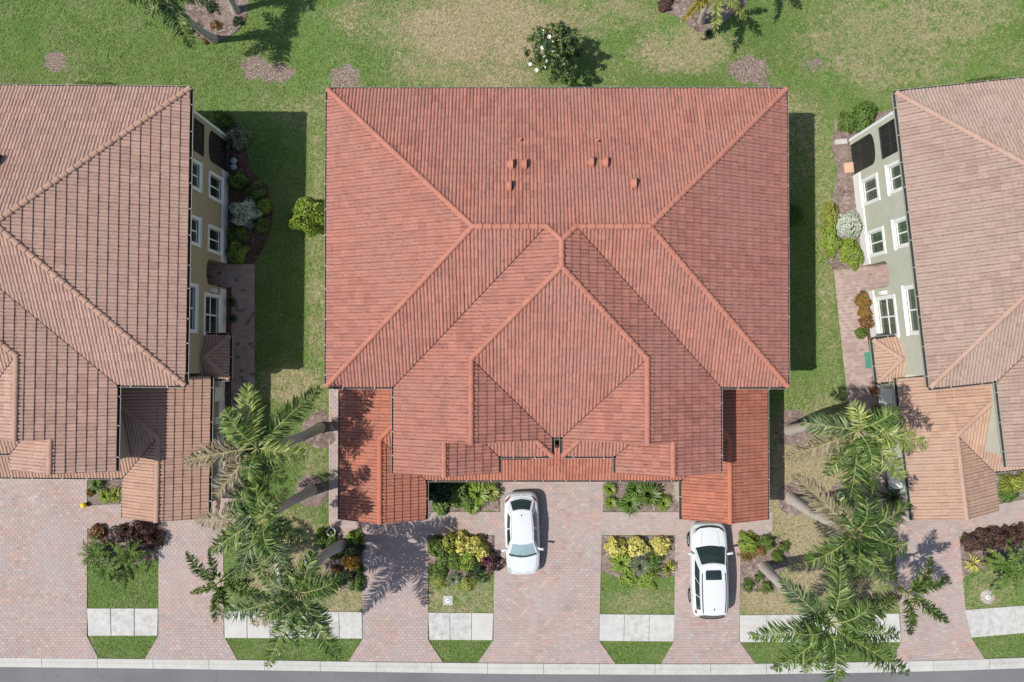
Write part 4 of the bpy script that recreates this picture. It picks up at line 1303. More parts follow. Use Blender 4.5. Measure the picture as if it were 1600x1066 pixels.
def strap_clump(seed, n, wid=0.03, lift=0.75):
    r = random.Random(seed); mb = MB()
    for i in range(n):
        an = r.uniform(0, 6.283); l = r.uniform(0.55, 1.1); el = r.uniform(0.35, 1.25)
        d = Vector((math.cos(an), math.sin(an), 0)); s = Vector((-d.y, d.x, 0))
        tw = s*wid*r.uniform(0.7,1.2)
        p0 = d*r.uniform(0,0.12)+s*r.uniform(-0.1,0.1); p1 = p0+d*l*0.45*math.cos(el)+Vector((0,0,l*lift*math.sin(el)*0.9))
        p2 = p1+d*l*0.35+Vector((0,0,0.08*l)); p3 = p2+d*l*0.28-Vector((0,0,l*0.28))
        mb.add([p0-tw*0.6,p0+tw*0.6,p1+tw,p1-tw,p2+tw*0.8,p2-tw*0.8,p3], [(0,1,2,3),(3,2,4,5),(5,4,6)])
    return mb.mesh('foliage')
def rosette(seed, n, up=0.6):
    r = random.Random(seed); mb = MB()
    for i in range(n):
        an = 6.283*(i+r.random()*0.6)/n*1.0; rad = r.uniform(0.75, 1.2); z = r.uniform(0.1, 0.65)
        a = Vector((0,0,up)); c = Vector((math.cos(an)*rad, math.sin(an)*rad, up+z-0.45*rad))
        frond_mesh(mb, a, a.lerp(c, 0.45)+Vector((0,0,0.4)), c, 26, 0.19, seed*50+i, 'queen', 0.042, 0, 0, 0.10)
    return mb.mesh('foliage')
VAR = {}
for i in range(4):
    VAR[('bush', i)] = leaf_cloud(20+i, 1800, 0.24, 0.09)
    VAR[('fine', i)] = leaf_cloud(40+i, 3200, 0.2, 0.062)
    VAR[('loose', i)] = leaf_cloud(60+i, 900, 0.4, 0.12)
    VAR[('broad', i)] = leaf_cloud(70+i, 620, 0.22, 0.16, 1.7)
    VAR[('strap', i)] = strap_clump(80+i, 170, 0.040)
    VAR[('grass', i)] = strap_clump(90+i, 240, 0.014, 0.9)
    VAR[('spike', i)] = strap_clump(95+i, 44, 0.055, 0.7)
    VAR[('rosette', i)] = rosette(100+i, 14)
VM = {}
SHN = [0]
def stem_mesh():
    mb = MB(); r = random.Random(5)
    for k in range(6):
        an = k*1.05; mb.tube([(0,0,-0.05),(0.25*math.cos(an),0.25*math.sin(an),0.35),(0.5*math.cos(an),0.5*math.sin(an),0.62)], [0.05,0.035,0.015], 5, 0)
    return mb.mesh('stems')
STEM = stem_mesh(); STEM.materials.append(M['bark'])
def shrub(kind, mat, px, py, rpx, h, label, group, cat='shrub', ry=None, rz=None, name=None):
    """rpx: radius in photograph pixels; h: height in metres"""
    SHN[0] += 1
    p = W(px, py, h*0.5)
    r = rpx/30.0*1.12
    key = (kind, SHN[0] % 4, mat)
    if key not in VM:
        me = VAR[key[:2]].copy(); me.materials.append(LM[mat]); VM[key] = me
    nm = name or {'bush':'shrub','fine':'clipped_shrub','loose':'shrub','broad':'shrub','strap':'strap_leaf_plant','grass':'grass_clump','spike':'bromeliad','rosette':'pygmy_palm'}[kind]
    root = empty(nm, (p.x, p.y, 0.02), SHN[0]*1.7 if rz is None else rz)
    tag(root, label, cat, group)
    fo = link('foliage', VM[key], root)
    sz = h if kind in ('bush','fine','loose','broad') else h*1.15
    fo.scale = (r, (ry/30.0 if ry else r), sz)
    fo.location = (0, 0, 0.0)
    st = link('stems', STEM, root); st.scale = (r*0.8, (ry/30.0 if ry else r)*0.8, h*0.9)
    return root
G1 = 'plants in the tan house side bed'; G2 = 'plants in the sage house side bed'; G3 = 'plants in the front garden islands'; G4 = 'plants in the beds under the front eaves'; G5 = 'plants in the garden bed by the leaning palm'; G6 = 'plants in the gravel bed beside the white suv'; G7 = 'plants in the back lawn beds'
shrub('loose','green',346,186,12,0.9,'small loose green shrub at the tan house back corner',G1)
shrub('bush','greygreen',369,214,17,1.1,'dark variegated shrub near the tan house screened porch',G1)
shrub('bush','green',369,281,14,0.9,'green shrub just below the two round lids',G1)
shrub('fine','white',379,331,21,1.3,'silvery white ball shrub in the tan house bed',G1)
shrub('bush','green',398,298,14,0.6,'green edging shrub right above the silvery ball',G1)
shrub('bush','bright',410,322,12,0.55,'light green edging shrub right of the silvery ball',G1)
shrub('bush','green',406,352,13,0.55,'green edging shrub lower right of the silvery ball',G1)
shrub('bush','green',369,366,13,0.7,'green shrub below the silvery ball by the white band',G1)
shrub('bush','bright',369,394,15,0.8,'light green shrub at the path end of the tan house bed',G1)
shrub('grass','dark',362,472,9,0.6,'dark grassy plant under the tall window, upper one',G1,'plant')
shrub('grass','dark',363,498,9,0.6,'dark grassy plant under the tall window, lower one',G1,'plant')
shrub('bush','green',1352,183,22,0.9,'low green hedge shrub behind the sage house, right one',G2,ry=15)
shrub('bush','green',1328,189,15,0.7,'low green hedge shrub behind the sage house, left one',G2)
shrub('bush','ygreen',1300,338,11,0.8,'yellow green hedge shrub, topmost of the long clipped row',G2,ry=24,rz=R(10))
shrub('bush','bright',1300,376,14,0.8,'yellow green hedge shrub, lower one of the long clipped row',G2,ry=28,rz=R(4))
shrub('bush','bright',1331,394,15,0.8,'bright green hedge shrub by the white band of the sage house',G2,ry=23,rz=R(6))
shrub('fine','white',1329,350,22,1.3,'silvery white ball shrub in the sage house bed',G2)
shrub('broad','croton',1350,470,11,0.7,'orange and green croton under the tall window, top one',G2)
shrub('broad','croton',1354,488,10,0.7,'orange and green croton under the tall window, second one',G2)
shrub('broad','red',1357,504,11,0.7,'red leaved croton under the tall window, third one',G2)
shrub('broad','green',1348,521,8,0.6,'green shrub at the bottom of the croton row',G2)
shrub('grass','red',1366,612,9,0.6,'dark red grassy plant below the sage house canopy, upper one',G2,'plant')
shrub('grass','red',1370,640,10,0.7,'dark red grassy plant below the sage house canopy, lower one',G2,'plant')
shrub('rosette','dark',1377,686,17,1.2,'dark green small palm against the sage garage wall',G2,'plant')
shrub('rosette','dark',1390,776,20,1.3,'dark green small palm at the lower sage garage wall',G2,'plant')
shrub('fine','bright',484,334,31,2.3,'big rounded bright green bush left of the coral roof','bushes beside the coral house')
shrub('fine','green',1239,336,18,1.9,'rounded green bush in shade right of the coral roof','bushes beside the coral house')
shrub('fine','green',140,138,32,1.0,'hedge showing behind the buff roof top edge','hedges behind the houses',ry=14,rz=0)
shrub('fine','green',1545,130,32,1.0,'hedge showing behind the beige roof top edge','hedges behind the houses',ry=14,rz=R(6))
# tan house front
shrub('strap','green',151,756,13,0.6,'strap leaf plant in the corner under the buff eave',G4,'plant')
shrub('strap','bright',165,776,13,0.6,'light strap leaf plant left in the buff house bed',G4,'plant')
shrub('strap','ygreen',181,773,13,0.6,'light strap leaf plant against the buff garage',G4,'plant')
shrub('broad','croton',141,770,6,0.35,'tiny orange tinged plant in the buff house bed',G4,'plant')
shrub('broad','red',152,832,12,0.5,'brownish red shrub at the top left of the first island',G3)
shrub('loose','purple',188,834,11,0.9,'dark purple shrub, left one in the first island',G3)
shrub('bush','purple',219,830,18,1.2,'large dark purple red shrub in the first island',G3)
shrub('loose','purple',238,846,12,1.1,'dark purple shrub at the right edge of the first island',G3)
shrub('rosette','green',152,862,25,1.0,'pygmy date palm at the left edge of the first island',G3,'palm')
shrub('rosette','green',170,890,30,1.0,'pygmy date palm, lowest in the first island',G3,'palm')
shrub('rosette','green',208,864,28,1.2,'pygmy date palm, right one in the first island',G3,'palm')
# coral house beds
shrub('broad','dark',688,770,18,0.9,'dark shrub in the shade beside the coral garage',G4)
shrub('broad','green',690,790,14,0.6,'green shrub at the front of the shady bed',G4)
shrub('bush','green',722,775,22,0.9,'leafy green shrub in the middle of the shady bed',G4)
shrub('strap','bright',748,772,20,0.8,'light strap leaf plant in the shady bed, middle right',G4,'plant')
shrub('strap','ygreen',767,768,16,0.8,'light strap leaf plant at the right end of the shady bed',G4,'plant')
shrub('strap','bright',738,792,13,0.6,'strap leaf plant at the front edge of the shady bed',G4,'plant')
for i, (x, y, r, m, t) in enumerate([(683,855,14,'green','dark green'),(702,849,14,'ygreen','yellow green'),(722,848,15,'yellow','bright yellow'),(743,852,15,'yellow','golden yellow')]):
    shrub('broad', m, x, y, r, 0.95, f'{t} croton hedge plant, {["first","second","third","fourth"][i]} from the left in its row', G3)
shrub('broad','yellow',755,866,11,0.8,'yellow croton below the right end of the hedge row',G3)
shrub('bush','green',700,872,18,0.7,'green shrub below the yellow croton hedge, left',G3)
shrub('bush','bright',728,876,18,0.7,'light green shrub below the yellow croton hedge, right',G3)
shrub('bush','green',685,893,13,0.5,'low green shrub at the left of the croton island',G3)
shrub('loose','dark',745,890,14,0.7,'dark loose shrub at the right of the croton island',G3)
shrub('loose','purple',768,878,15,0.8,'purple twiggy shrub at the driveway edge of the croton island',G3)
shrub('broad','magenta',759,872,8,1.0,'magenta flowering plant in the croton island',G3,'plant')
shrub('grass','greygreen',709,905,12,0.5,'grey green grass clump at the lawn edge of the croton island',G3,'plant')
shrub('loose','ygreen',686,908,10,0.3,'low yellow green groundcover plant, left, by the croton island lawn',G3,'plant')
shrub('loose','ygreen',728,912,11,0.3,'low yellow green groundcover plant, right, by the croton island lawn',G3,'plant')
shrub('strap','bright',953,764,11,0.55,'small strap leaf plant, top left in the bed right of the sedan',G4,'plant')
shrub('strap','bright',954,786,11,0.5,'small strap leaf plant, lower left in the bed right of the sedan',G4,'plant')
shrub('strap','green',984,787,19,0.7,'wide strap leaf plant at the front of the bed right of the sedan',G4,'plant')
shrub('strap','green',992,764,16,0.8,'strap leaf plant under the eave in the bed right of the sedan',G4,'plant')
shrub('strap','green',1014,772,21,0.9,'large strap leaf plant in the bed right of the sedan',G4,'plant')
shrub('strap','bright',1037,787,14,0.6,'strap leaf plant at the right end of the bed right of the sedan',G4,'plant')
shrub('broad','yellow',962,856,15,0.75,'round yellow shrub, leftmost of three in the right island',G3)
shrub('broad','yellow',996,855,15,0.75,'round yellow shrub, middle of three in the right island',G3)
shrub('broad','yellow',1034,856,14,0.75,'round yellow shrub, rightmost of three in the right island',G3)
shrub('strap','bright',972,880,19,0.6,'bright strap leaf plant below the left yellow shrub',G3,'plant')
shrub('grass','greygreen',1000,884,16,0.7,'grey green grass clump below the middle yellow shrub',G3,'plant')
shrub('loose','green',1021,878,14,0.7,'green shrub below the right yellow shrub',G3)
shrub('spike','ygreen',1046,890,13,0.6,'spiky yellow striped plant at the driveway edge left of the suv',G3,'plant')
shrub('loose','bright',986,903,13,0.3,'low yellow green groundcover plant, left, below the yellow shrubs',G3,'plant')
shrub('loose','bright',1012,905,13,0.3,'low yellow green groundcover plant, right, below the yellow shrubs',G3,'plant')
shrub('bush','green',510,846,16,0.8,'green shrub left of the leaning palm foot',G5)
shrub('bush','green',524,862,12,0.7,'green shrub behind the leaning palm trunk',G5)
shrub('bush','bright',553,843,12,0.7,'light green shrub right of the leaning palm foot',G5)
shrub('bush','dark',552,860,13,0.8,'dark green shrub between the palm foot and the orange croton',G5)
shrub('broad','orange',548,876,14,0.7,'orange croton beside the narrow driveway',G5)
shrub('broad','red',526,892,8,0.5,'small red leaved plant right of the palm trunk',G5,'plant')
shrub('bush','green',559,892,8,0.5,'small green shrub below the orange croton',G5)
shrub('broad','green',531,905,11,0.5,'green shrub at the lower left of the croton bed',G5)
shrub('loose','purple',545,900,9,0.6,'dark twiggy shrub in the croton bed',G5)
shrub('bush','green',557,912,12,0.6,'green shrub at the lower end of the croton bed',G5)
shrub('bush','bright',1171,850,15,0.7,'large round green shrub at the top of the gravel bed',G6)
shrub('bush','green',1200,848,11,0.6,'round green shrub, second at the top of the gravel bed',G6)
shrub('loose','green',1225,856,8,0.4,'sparse small shrub at the right of the gravel bed',G6)
shrub('bush','green',1216,871,9,0.5,'green shrub above the palm foot in the gravel bed',G6)
shrub('loose','croton',1167,868,8,0.35,'rusty small plant by the suv in the gravel bed',G6,'plant')
shrub('loose','croton',1187,862,8,0.35,'rusty small plant between the two round shrubs',G6,'plant')
shrub('loose','green',1187,902,7,0.35,'tiny green shrub below the palm foot, upper',G6)
shrub('loose','green',1170,916,8,0.4,'tiny green shrub at the lower left of the gravel bed',G6)
shrub('loose','green',1197,917,9,0.35,'tiny green shrub at the lower right of the gravel bed',G6)
# sage house front
for i, (x, y) in enumerate([(1522,850),(1540,843),(1560,841),(1582,838),(1604,834)]):
    shrub('bush','purple',x,y,14,0.8,'dark red hedge plant, '+['leftmost in the row','second from the left in the row','third from the left in the row','fourth from the left in the row','at the picture edge'][i]+' by the sage house',G3)
shrub('rosette','green',1572,884,40,1.4,'pygmy date palm in the island before the sage house',G3,'palm')
shrub('spike','yellow',1521,880,14,0.5,'yellow bromeliad left in the sage house island',G3,'plant')
shrub('spike','ygreen',1545,876,13,0.5,'yellow green bromeliad beside the pygmy palm',G3,'plant')
shrub('strap','ygreen',1577,757,17,0.7,'yellow green fern in the sage house bed, left one',G4,'plant')
shrub('strap','ygreen',1602,753,17,0.7,'yellow green fern in the sage house bed at the picture edge',G4,'plant')
shrub('bush','green',1578,773,12,0.5,'green shrub at the front of the sage house fern bed',G4)
# back lawn beds
for x, y, r, m, t in [(305,44,7,'dark','left'),(323,60,6,'red','lowest'),(337,38,7,'croton','middle'),(372,32,7,'dark','right'),(330,12,9,'dark','upper')]:
    shrub('loose', m, x, y, r, 0.35, f'tiny bed plant, {t} one, by the two palm trunks', G7, 'plant')
shrub('grass','dark',1107,52,8,0.4,'dark grass tuft at the foot of the golden palm',G7,'plant')
shrub('bush','purple',1040,6,10,0.5,'dark shrub at the left end of the golden palm bed',G7)

# small magnolia behind the coral house
def magnolia():
    b = W(866, 103, 0)
    root = empty('magnolia_tree', (b.x, b.y, 0))
    tag(root, 'small dark leaved tree with white blossoms behind the coral roof', 'tree')
    tr = MB(); rr = random.Random(3)
    tr.tube([(0,0,-0.1),(0.03,0.02,0.8),(0,0.05,1.8),(-0.03,0.06,2.8)], [0.10,0.08,0.06,0.03], 8)
    limbs = []
    for k in range(11):
        an = k*2.4; z0 = 0.6+0.19*k; l = (1.5-0.08*k)*rr.uniform(0.6,1.2)
        e = Vector((math.cos(an)*l, math.sin(an)*l, z0+0.55*l+0.35))
        tr.tube([(0,0,z0), (e.x*0.5, e.y*0.5, z0+0.25*l), tuple(e)], [0.045,0.03,0.012], 6); limbs.append(e)
    tr.build('trunk', M['bark'], root)
    limbs += [Vector((0,0,3.3)), Vector((-0.4,0.6,3.1)), Vector((0.3,-0.2,3.0)), Vector((-0.6,-0.3,2.6)), Vector((0.2,0.5,2.8))]
    vs = []; fs = []
    for e in limbs:
        for c in range(6):
            cc = e+Vector((rr.gauss(0,0.3), rr.gauss(0,0.3), rr.gauss(0,0.22)))
            for q in range(42):
                d = Vector((rr.gauss(0,1), rr.gauss(0,1), rr.gauss(0,1))).normalized()
                p = cc+d*rr.uniform(0.05,0.25)
                nn = (d+Vector((0,0,0.5))).normalized()
                a = nn.cross(Vector((rr.gauss(0,1),rr.gauss(0,1),rr.gauss(0,1)))).normalized(); bb = nn.cross(a)
                l = rr.uniform(0.07,0.13); m = len(vs)
                vs += [tuple(p-a*l), tuple(p+bb*l*0.42), tuple(p+a*l), tuple(p-bb*l*0.42)]; fs.append((m,m+1,m+2,m+3))
    me = bpy.data.meshes.new('crown'); me.from_pydata(vs, [], fs)
    link('crown', me, root, LM['magnolia'])
    for px, py, z in ((858,58,3.2),(847,75,3.0),(828,101,2.5),(838,110,2.6)):
        p = W(px, py, z)-b
        mb = MB()
        for k in range(7):
            an = k*0.9; d = Vector((math.cos(an), math.sin(an), 0.45)); s = Vector((-math.sin(an), math.cos(an), 0))*0.05
            c = Vector((p.x, p.y, z))
            mb.add([c, c+d*0.06+s, c+d*0.12, c+d*0.06-s], [(0,1,2,3)])
        mb.build('blossom', LM['petal'], root)
magnolia()

# ------------------------------------------------------------------ cars
def patch(A, B, C, D, nu, nv, bul=(0,0,0), u0=0, u1=1, v0=0, v1=1, off=0.0, bulv=None):
    """bilinear patch A(0,0) B(1,0) C(1,1) D(0,1), bulged by sin profile; returns verts, faces"""
    A, B, C, D = map(Vector, (A, B, C, D)); bul = Vector(bul)
    def pt(u, v):
        p = A*(1-u)*(1-v)+B*u*(1-v)+C*u*v+D*(1-u)*v
        return p+bul*math.sin(math.pi*u)+(Vector(bulv)*math.sin(math.pi*v) if bulv else Vector())
    vs = []
    for j in range(nv+1):
        for i in range(nu+1):
            u = u0+(u1-u0)*i/nu; v = v0+(v1-v0)*j/nv
            e = 1e-3
            n = (pt(u+e,v)-pt(u-e,v)).cross(pt(u,v+e)-pt(u,v-e)).normalized()
            vs.append(pt(u,v)+n*off)
    fs = [(j*(nu+1)+i, j*(nu+1)+i+1, (j+1)*(nu+1)+i+1, (j+1)*(nu+1)+i) for j in range(nv) for i in range(nu)]
    return vs, fs
def loft_body(st, name, parent):
    """st: stations (y, w_sill, w_max, w_belt, z_bot, z_mid, z_belt, z_top); nose at -y"""
    mb = MB(); rows = []
    for y, ws, wm, wb, zb, zm, zt, zc in st:
        half = [(ws*0.75, zb), (ws, zb+0.05), (wm, zb+(zm-zb)*0.55), (wm, zm), (wb+(wm-wb)*0.35, zt-0.03), (wb*0.88, zt+(zc-zt)*0.35), (wb*0.55, zt+(zc-zt)*0.8), (0, zc)]
        ring = [(x, y, z) for x, z in half]+[(-x, y, z) for x, z in half[-2::-1]]
        rows.append(ring)
    n = len(rows[0])
    v = [p for r in rows for p in r]
    f = [(j*n+i, j*n+i+1, (j+1)*n+i+1, (j+1)*n+i) for j in range(len(rows)-1) for i in range(n-1)]
    f += [(j*n+n-1, j*n, (j+1)*n, (j+1)*n+n-1) for j in range(len(rows)-1)]
    f.append(tuple(range(n))); f.append(tuple(range((len(rows)-1)*n+n-1, (len(rows)-1)*n-1, -1)))
    mb.add(v, f, 0, True)
    me = mb.mesh(name); bm = bmesh.new(); bm.from_mesh(me); bmesh.ops.recalc_face_normals(bm, faces=bm.faces); bm.to_mesh(me); bm.free()
    me.materials.append(M['carpaint'])
    o = link(name, me, parent)
    md = o.modifiers.new('smooth', 'SUBSURF'); md.levels = 2; md.render_levels = 2
    return o
def wheel(parent, x, y, r, w, sg):
    mb = MB(); n = 20
    prof = [(0.62*r, -w/2), (0.93*r, -w/2), (r, -w/2+0.03), (r, w/2-0.03), (0.93*r, w/2), (0.62*r, w/2)]
    v = []; 
    for k in range(n):
        a = 2*math.pi*k/n
        for rr, xx in prof: v.append((x+xx, y+rr*math.cos(a), r+rr*math.sin(a)))
    m = len(prof)
    f = [(k*m+i, k*m+i+1, ((k+1)%n)*m+i+1, ((k+1)%n)*m+i) for k in range(n) for i in range(m-1)]
    mb.add(v, f, 0, True)
    wo = mb.build('wheel', M['tyre'], parent)
    rm = MB(); xo = x+sg*(w/2-0.03)
    rv = [(xo, y+0.62*r*math.cos(2*math.pi*k/n), r+0.62*r*math.sin(2*math.pi*k/n)) for k in range(n)]
    rm.add(rv, [tuple(range(n))])
    for k in range(5):
        a = 2*math.pi*k/5
        rm.obox((xo+sg*0.012, y+0.3*r*math.cos(a), r+0.3*r*math.sin(a)), (0.012,0,0), (0,0.32*r*math.cos(a),0.32*r*math.sin(a)), (0,-0.05*math.sin(a),0.05*math.cos(a)))
    rm.build('rim', M['rim'], wo)
def car(name, label, cat, loc, rz, P):
    root = empty(name, loc, rz); tag(root, label, cat, 'white cars parked before the coral house')
    loft_body(P['st'], 'body', root)
    g = P['gh']   # greenhouse: yf (base front), yrf (roof front), yrr (roof rear), yr (base rear), wbf, wbr, wtf, wtr, zbf, zbr, zr
    F0 = [(-g['wbf'], g['yf'], g['zbf']), (g['wbf'], g['yf'], g['zbf'])]
    T0 = [(-g['wtf'], g['yrf'], g['zr']), (g['wtf'], g['yrf'], g['zr'])]
    T1 = [(-g['wtr'], g['yrr'], g['zr']-g.get('dr',0.03)), (g['wtr'], g['yrr'], g['zr']-g.get('dr',0.03))]
    R1 = [(-g['wbr'], g['yr'], g['zbr']), (g['wbr'], g['yr'], g['zbr'])]
    bf, br = g['bf'], g['br']
    # pillars and shell (body colour) with the panes a little proud of it
    sh = MB()
    def add(mb, q, **kw):
        vs, fs = patch(*q, 8, 5, **kw); mb.add(vs, fs, 0, True)
    ws = (F0[0], F0[1], T0[1], T0[0]); rw = (R1[1], R1[0], T1[0], T1[1])
    def wsp(mb, u0=0, u1=1, v0=0, v1=1, off=0):
        # windscreen with curvature stronger at the base
        vs, fs = patch(*ws, 10, 6, (0,0,0), u0, u1, v0, v1, off)
        out = []
        for k, p in enumerate(vs):
            i = k % 11; j = k//11
            u = u0+(u1-u0)*i/10; v = v0+(v1-v0)*j/6
            out.append(p+Vector((0, -bf*(1-0.45*v)*math.sin(math.pi*u), 0.02*math.sin(math.pi*v))))
        mb.add(out, fs, 0, True)
    def rwp(mb, u0=0, u1=1, v0=0, v1=1, off=0):
        vs, fs = patch(*rw, 10, 6, (0,0,0), u0, u1, v0, v1, off)
        out = []
        for k, p in enumerate(vs):
            i = k % 11; j = k//11
            u = u0+(u1-u0)*i/10; v = v0+(v1-v0)*j/6
            out.append(p+Vector((0, br*(1-0.5*v)*math.sin(math.pi*u), 0.03*math.sin(math.pi*v))))
        mb.add(out, fs, 0, True)
    wsp(sh); rwp(sh)
    sides = []
    for sg in (1, -1):
        i = 1 if sg == 1 else 0
        q = (F0[i], R1[1] if sg == 1 else R1[0], T1[1] if sg == 1 else T1[0], T0[i])
        if sg == -1: q = (q[1], q[0], q[3], q[2])
        sides.append((sg, q))
        add(sh, q, bul=(sg*0.05,0,0))
    sh.build('cabin_shell', M['carpaint'], root)
    # roof
    rf = MB(); vs = []; NU, NV = 10, 12
    for j in range(NV+1):
        v = j/NV
        for i in range(NU+1):
            u = i/NU
            wl = g['wtf']+(g['wtr']-g['wtf'])*v+0.045*math.sin(math.pi*v)
            y = g['yrf']+(g['yrr']-g['yrf'])*v
            x = (2*u-1)*(wl+0.012)
            cu = math.sin(math.pi*u)
            y += -bf*0.55*cu*(1-v)+br*0.5*cu*v
            z = g['zr']-g.get('dr',0.03)*v+0.012+0.045*cu**0.6*(0.5+0.5*math.sin(math.pi*v))+0.05*math.sin(math.pi*v)
            vs.append((x, y, z))
    rf.add(vs, [(j*(NU+1)+i, j*(NU+1)+i+1, (j+1)*(NU+1)+i+1, (j+1)*(NU+1)+i) for j in range(NV) for i in range(NU)], 0, True)
    ro = rf.build('roof', M['carpaint'], root)
    def roof_z(y):
        v = (y-g['yrf'])/(g['yrr']-g['yrf']); return g['zr']-g.get('dr',0.03)*v+0.012+0.05*math.sin(math.pi*v)+0.045*(0.5+0.5*math.sin(math.pi*v))
    if P.get('shade'):
        m = MB(); wsp(m, 0.07, 0.93, 0.16, 0.93, 0.004); so = m.build('sunshade', M['sunshade'], root)
        m = MB(); wsp(m, 0.05, 0.95, 0.02, 0.97, 0.02); m.build('windscreen', M['windscreen'], root)
        m = MB(); wsp(m, 0.03, 0.97, 0.0, 0.14, 0.012); m.build('cowl', M['black'], root)
    else:
        m = MB(); wsp(m, 0.04, 0.96, 0.04, 0.97, 0.012); m.build('windscreen', M['carglass'], root)
        m = MB(); wsp(m, 0.03, 0.97, -0.03, 0.06, 0.014); m.build('cowl', M['black'], root)
    m = MB(); rwp(m, 0.08, 0.92, 0.12, 0.95, 0.012); m.build('rear_window', M['carglass'], root)
    for sg, q in sides:
        for a, b in P['panes']:
            u0, u1 = (a, b) if sg == 1 else (1-b, 1-a)
            vs, fs = patch(*q, 6, 4, (sg*0.05,0,0), u0, u1, 0.08, 0.88, 0.010)
            m = MB(); m.add(vs, fs, 0, True); m.build('side_window', M['carglass'], root)
        m = MB(); my = g['yf']+0.25; mx = P['mx']
        m.tube([(sg*(mx-0.16), my+0.06, g['zbf']+0.05), (sg*(mx-0.02), my+0.02, g['zbf']+0.10), (sg*(mx+0.14), my-0.01, g['zbf']+0.11), (sg*(mx+0.19), my+0.02, g['zbf']+0.10)], [0.03,0.065,0.075,0.03], 8)
        m.build('mirror', M['carpaint'], root)
    for yy in P['wy']:
        for sg in (1, -1): wheel(root, sg*P['wx'], yy, P['wr'], 0.22, sg)
    for nm, mt, boxes in P['bits']:
        for bx in boxes:
            m = MB(); m.add(*bx, 0, True); m.build(nm, M[mt], root)
    if P.get('sunroof'):
        x0, x1, y0, y1 = P['sunroof']; vs = []
        for j in range(5):
            for i in range(7):
                x = x0+(x1-x0)*i/6; y = y0+(y1-y0)*j/4
                vs.append((x, y, roof_z(y)+0.012-0.03*(x/0.5)**2))
        m = MB(); m.add(vs, [(j*7+i, j*7+i+1, (j+1)*7+i+1, (j+1)*7+i) for j in range(4) for i in range(6)], 0, True)
        m.build('sunroof', M['carglass'], ro)
    for sg in (1, -1):
        m = MB(); k = 8
        y0, y1 = P['rails']; pts = []
        for i in range(k+1):
            v = i/k; y = y0+(y1-y0)*v; vv = (y-g['yrf'])/(g['yrr']-g['yrf'])
            x = (g['wtf']+(g['wtr']-g['wtf'])*vv+0.045*math.sin(math.pi*vv))*P.get('railx', 0.86)
            pts.append((sg*x, y, roof_z(y)-0.015+(0.03 if P.get('rail_up') else -0.008)))
        m.tube(pts, P.get('railr', 0.018), 6); m.build('roof_rail', M['black'], ro)
    ay = P['antenna']; m = MB(); m.tube([(0, ay, roof_z(ay)), (0, ay+0.09, roof_z(ay)+0.07)], [0.03, 0.008], 6); m.build('antenna', M['black'], ro)
    for k in range(3):
        if P.get('ribs'):
            x = (k-1)*0.22; m = MB(); y0, y1 = P['ribs']
            m.tube([(x, y0+(y1-y0)*i/8, roof_z(y0+(y1-y0)*i/8)-0.006) for i in range(9)], 0.012, 6); m.build('roof_rib', M['carpaint'], ro)
    m = MB(); a = g['yf']
    for sx in (-0.55, 0.05): m.obox((sx+0.22, a-bf*0.75+0.07, g['zbf']+0.075), (0.28,0.03,0.03), (0,0.012,0), (0,0,0.01))
    m.build('wiper', M['black'], root)
    return root

def arcstrip(pts, w, n=10, z2=0.0):
    """flat curved strip through plan points (x,y,z), width w in y/z"""
    P = [Vector(p) for p in pts]; vs = []
    for p in P: vs += [tuple(p), tuple(p+Vector((0, w, z2)))]
    return vs, [(2*i, 2*i+2, 2*i+3, 2*i+1) for i in range(len(P)-1)]
# hatchback: nose at -y
st = [(-2.10,0.40,0.52,0.48,0.28,0.46,0.60,0.64),(-2.02,0.60,0.72,0.66,0.22,0.52,0.68,0.73),(-1.80,0.74,0.83,0.74,0.20,0.58,0.76,0.83),(-1.40,0.80,0.87,0.78,0.20,0.64,0.84,0.92),(-1.02,0.82,0.885,0.81,0.20,0.68,0.90,0.98),
      (-0.4,0.82,0.89,0.83,0.20,0.70,0.93,1.0),(0.5,0.82,0.895,0.83,0.20,0.72,0.95,1.0),(1.2,0.82,0.89,0.82,0.20,0.74,0.97,1.02),(1.65,0.79,0.87,0.78,0.22,0.74,0.97,1.04),(1.92,0.72,0.81,0.70,0.26,0.70,0.93,0.99),(2.05,0.58,0.68,0.58,0.30,0.62,0.82,0.86),(2.10,0.40,0.5,0.46,0.34,0.56,0.72,0.75)]
hl = []
tl = []
for sg in (1, -1):
    vs, fs = patch((sg*0.42,-2.06,0.665),(sg*0.70,-1.92,0.70),(sg*0.77,-1.62,0.79),(sg*0.68,-1.80,0.79),4,3,(0,0,0.02)); hl.append((vs, fs))
    vs, fs = patch((sg*0.52,2.02,0.93),(sg*0.80,1.75,0.90),(sg*0.80,1.62,0.99),(sg*0.62,1.84,1.03),4,3,(0,0.0,0.02)); tl.append((vs, fs))
SED = dict(st=st, gh=dict(yf=-0.98, yrf=-0.28, yrr=1.25, yr=1.72, wbf=0.76, wbr=0.66, wtf=0.55, wtr=0.50, zbf=0.94, zbr=1.02, zr=1.40, bf=0.16, br=0.17, dr=0.05), panes=[(0.14,0.46),(0.49,0.80)],
           mx=0.88, wy=(-1.32,1.28), wx=0.78, wr=0.31, shade=True, rails=(-0.15,1.2), railx=0.93, railr=0.010, antenna=1.05,
           bits=[('headlight','lamp_clear',hl),('tail_light','lamp_red',tl)])
ca, cb = W(818,897,0.62), W(813.5,771,0.85)
d = cb-ca
car('hatchback_car', 'small white car with a pale sunshade behind its windscreen', 'car', ((ca.x+cb.x)/2, (ca.y+cb.y)/2, 0.037), math.atan2(-d.x, d.y), SED)
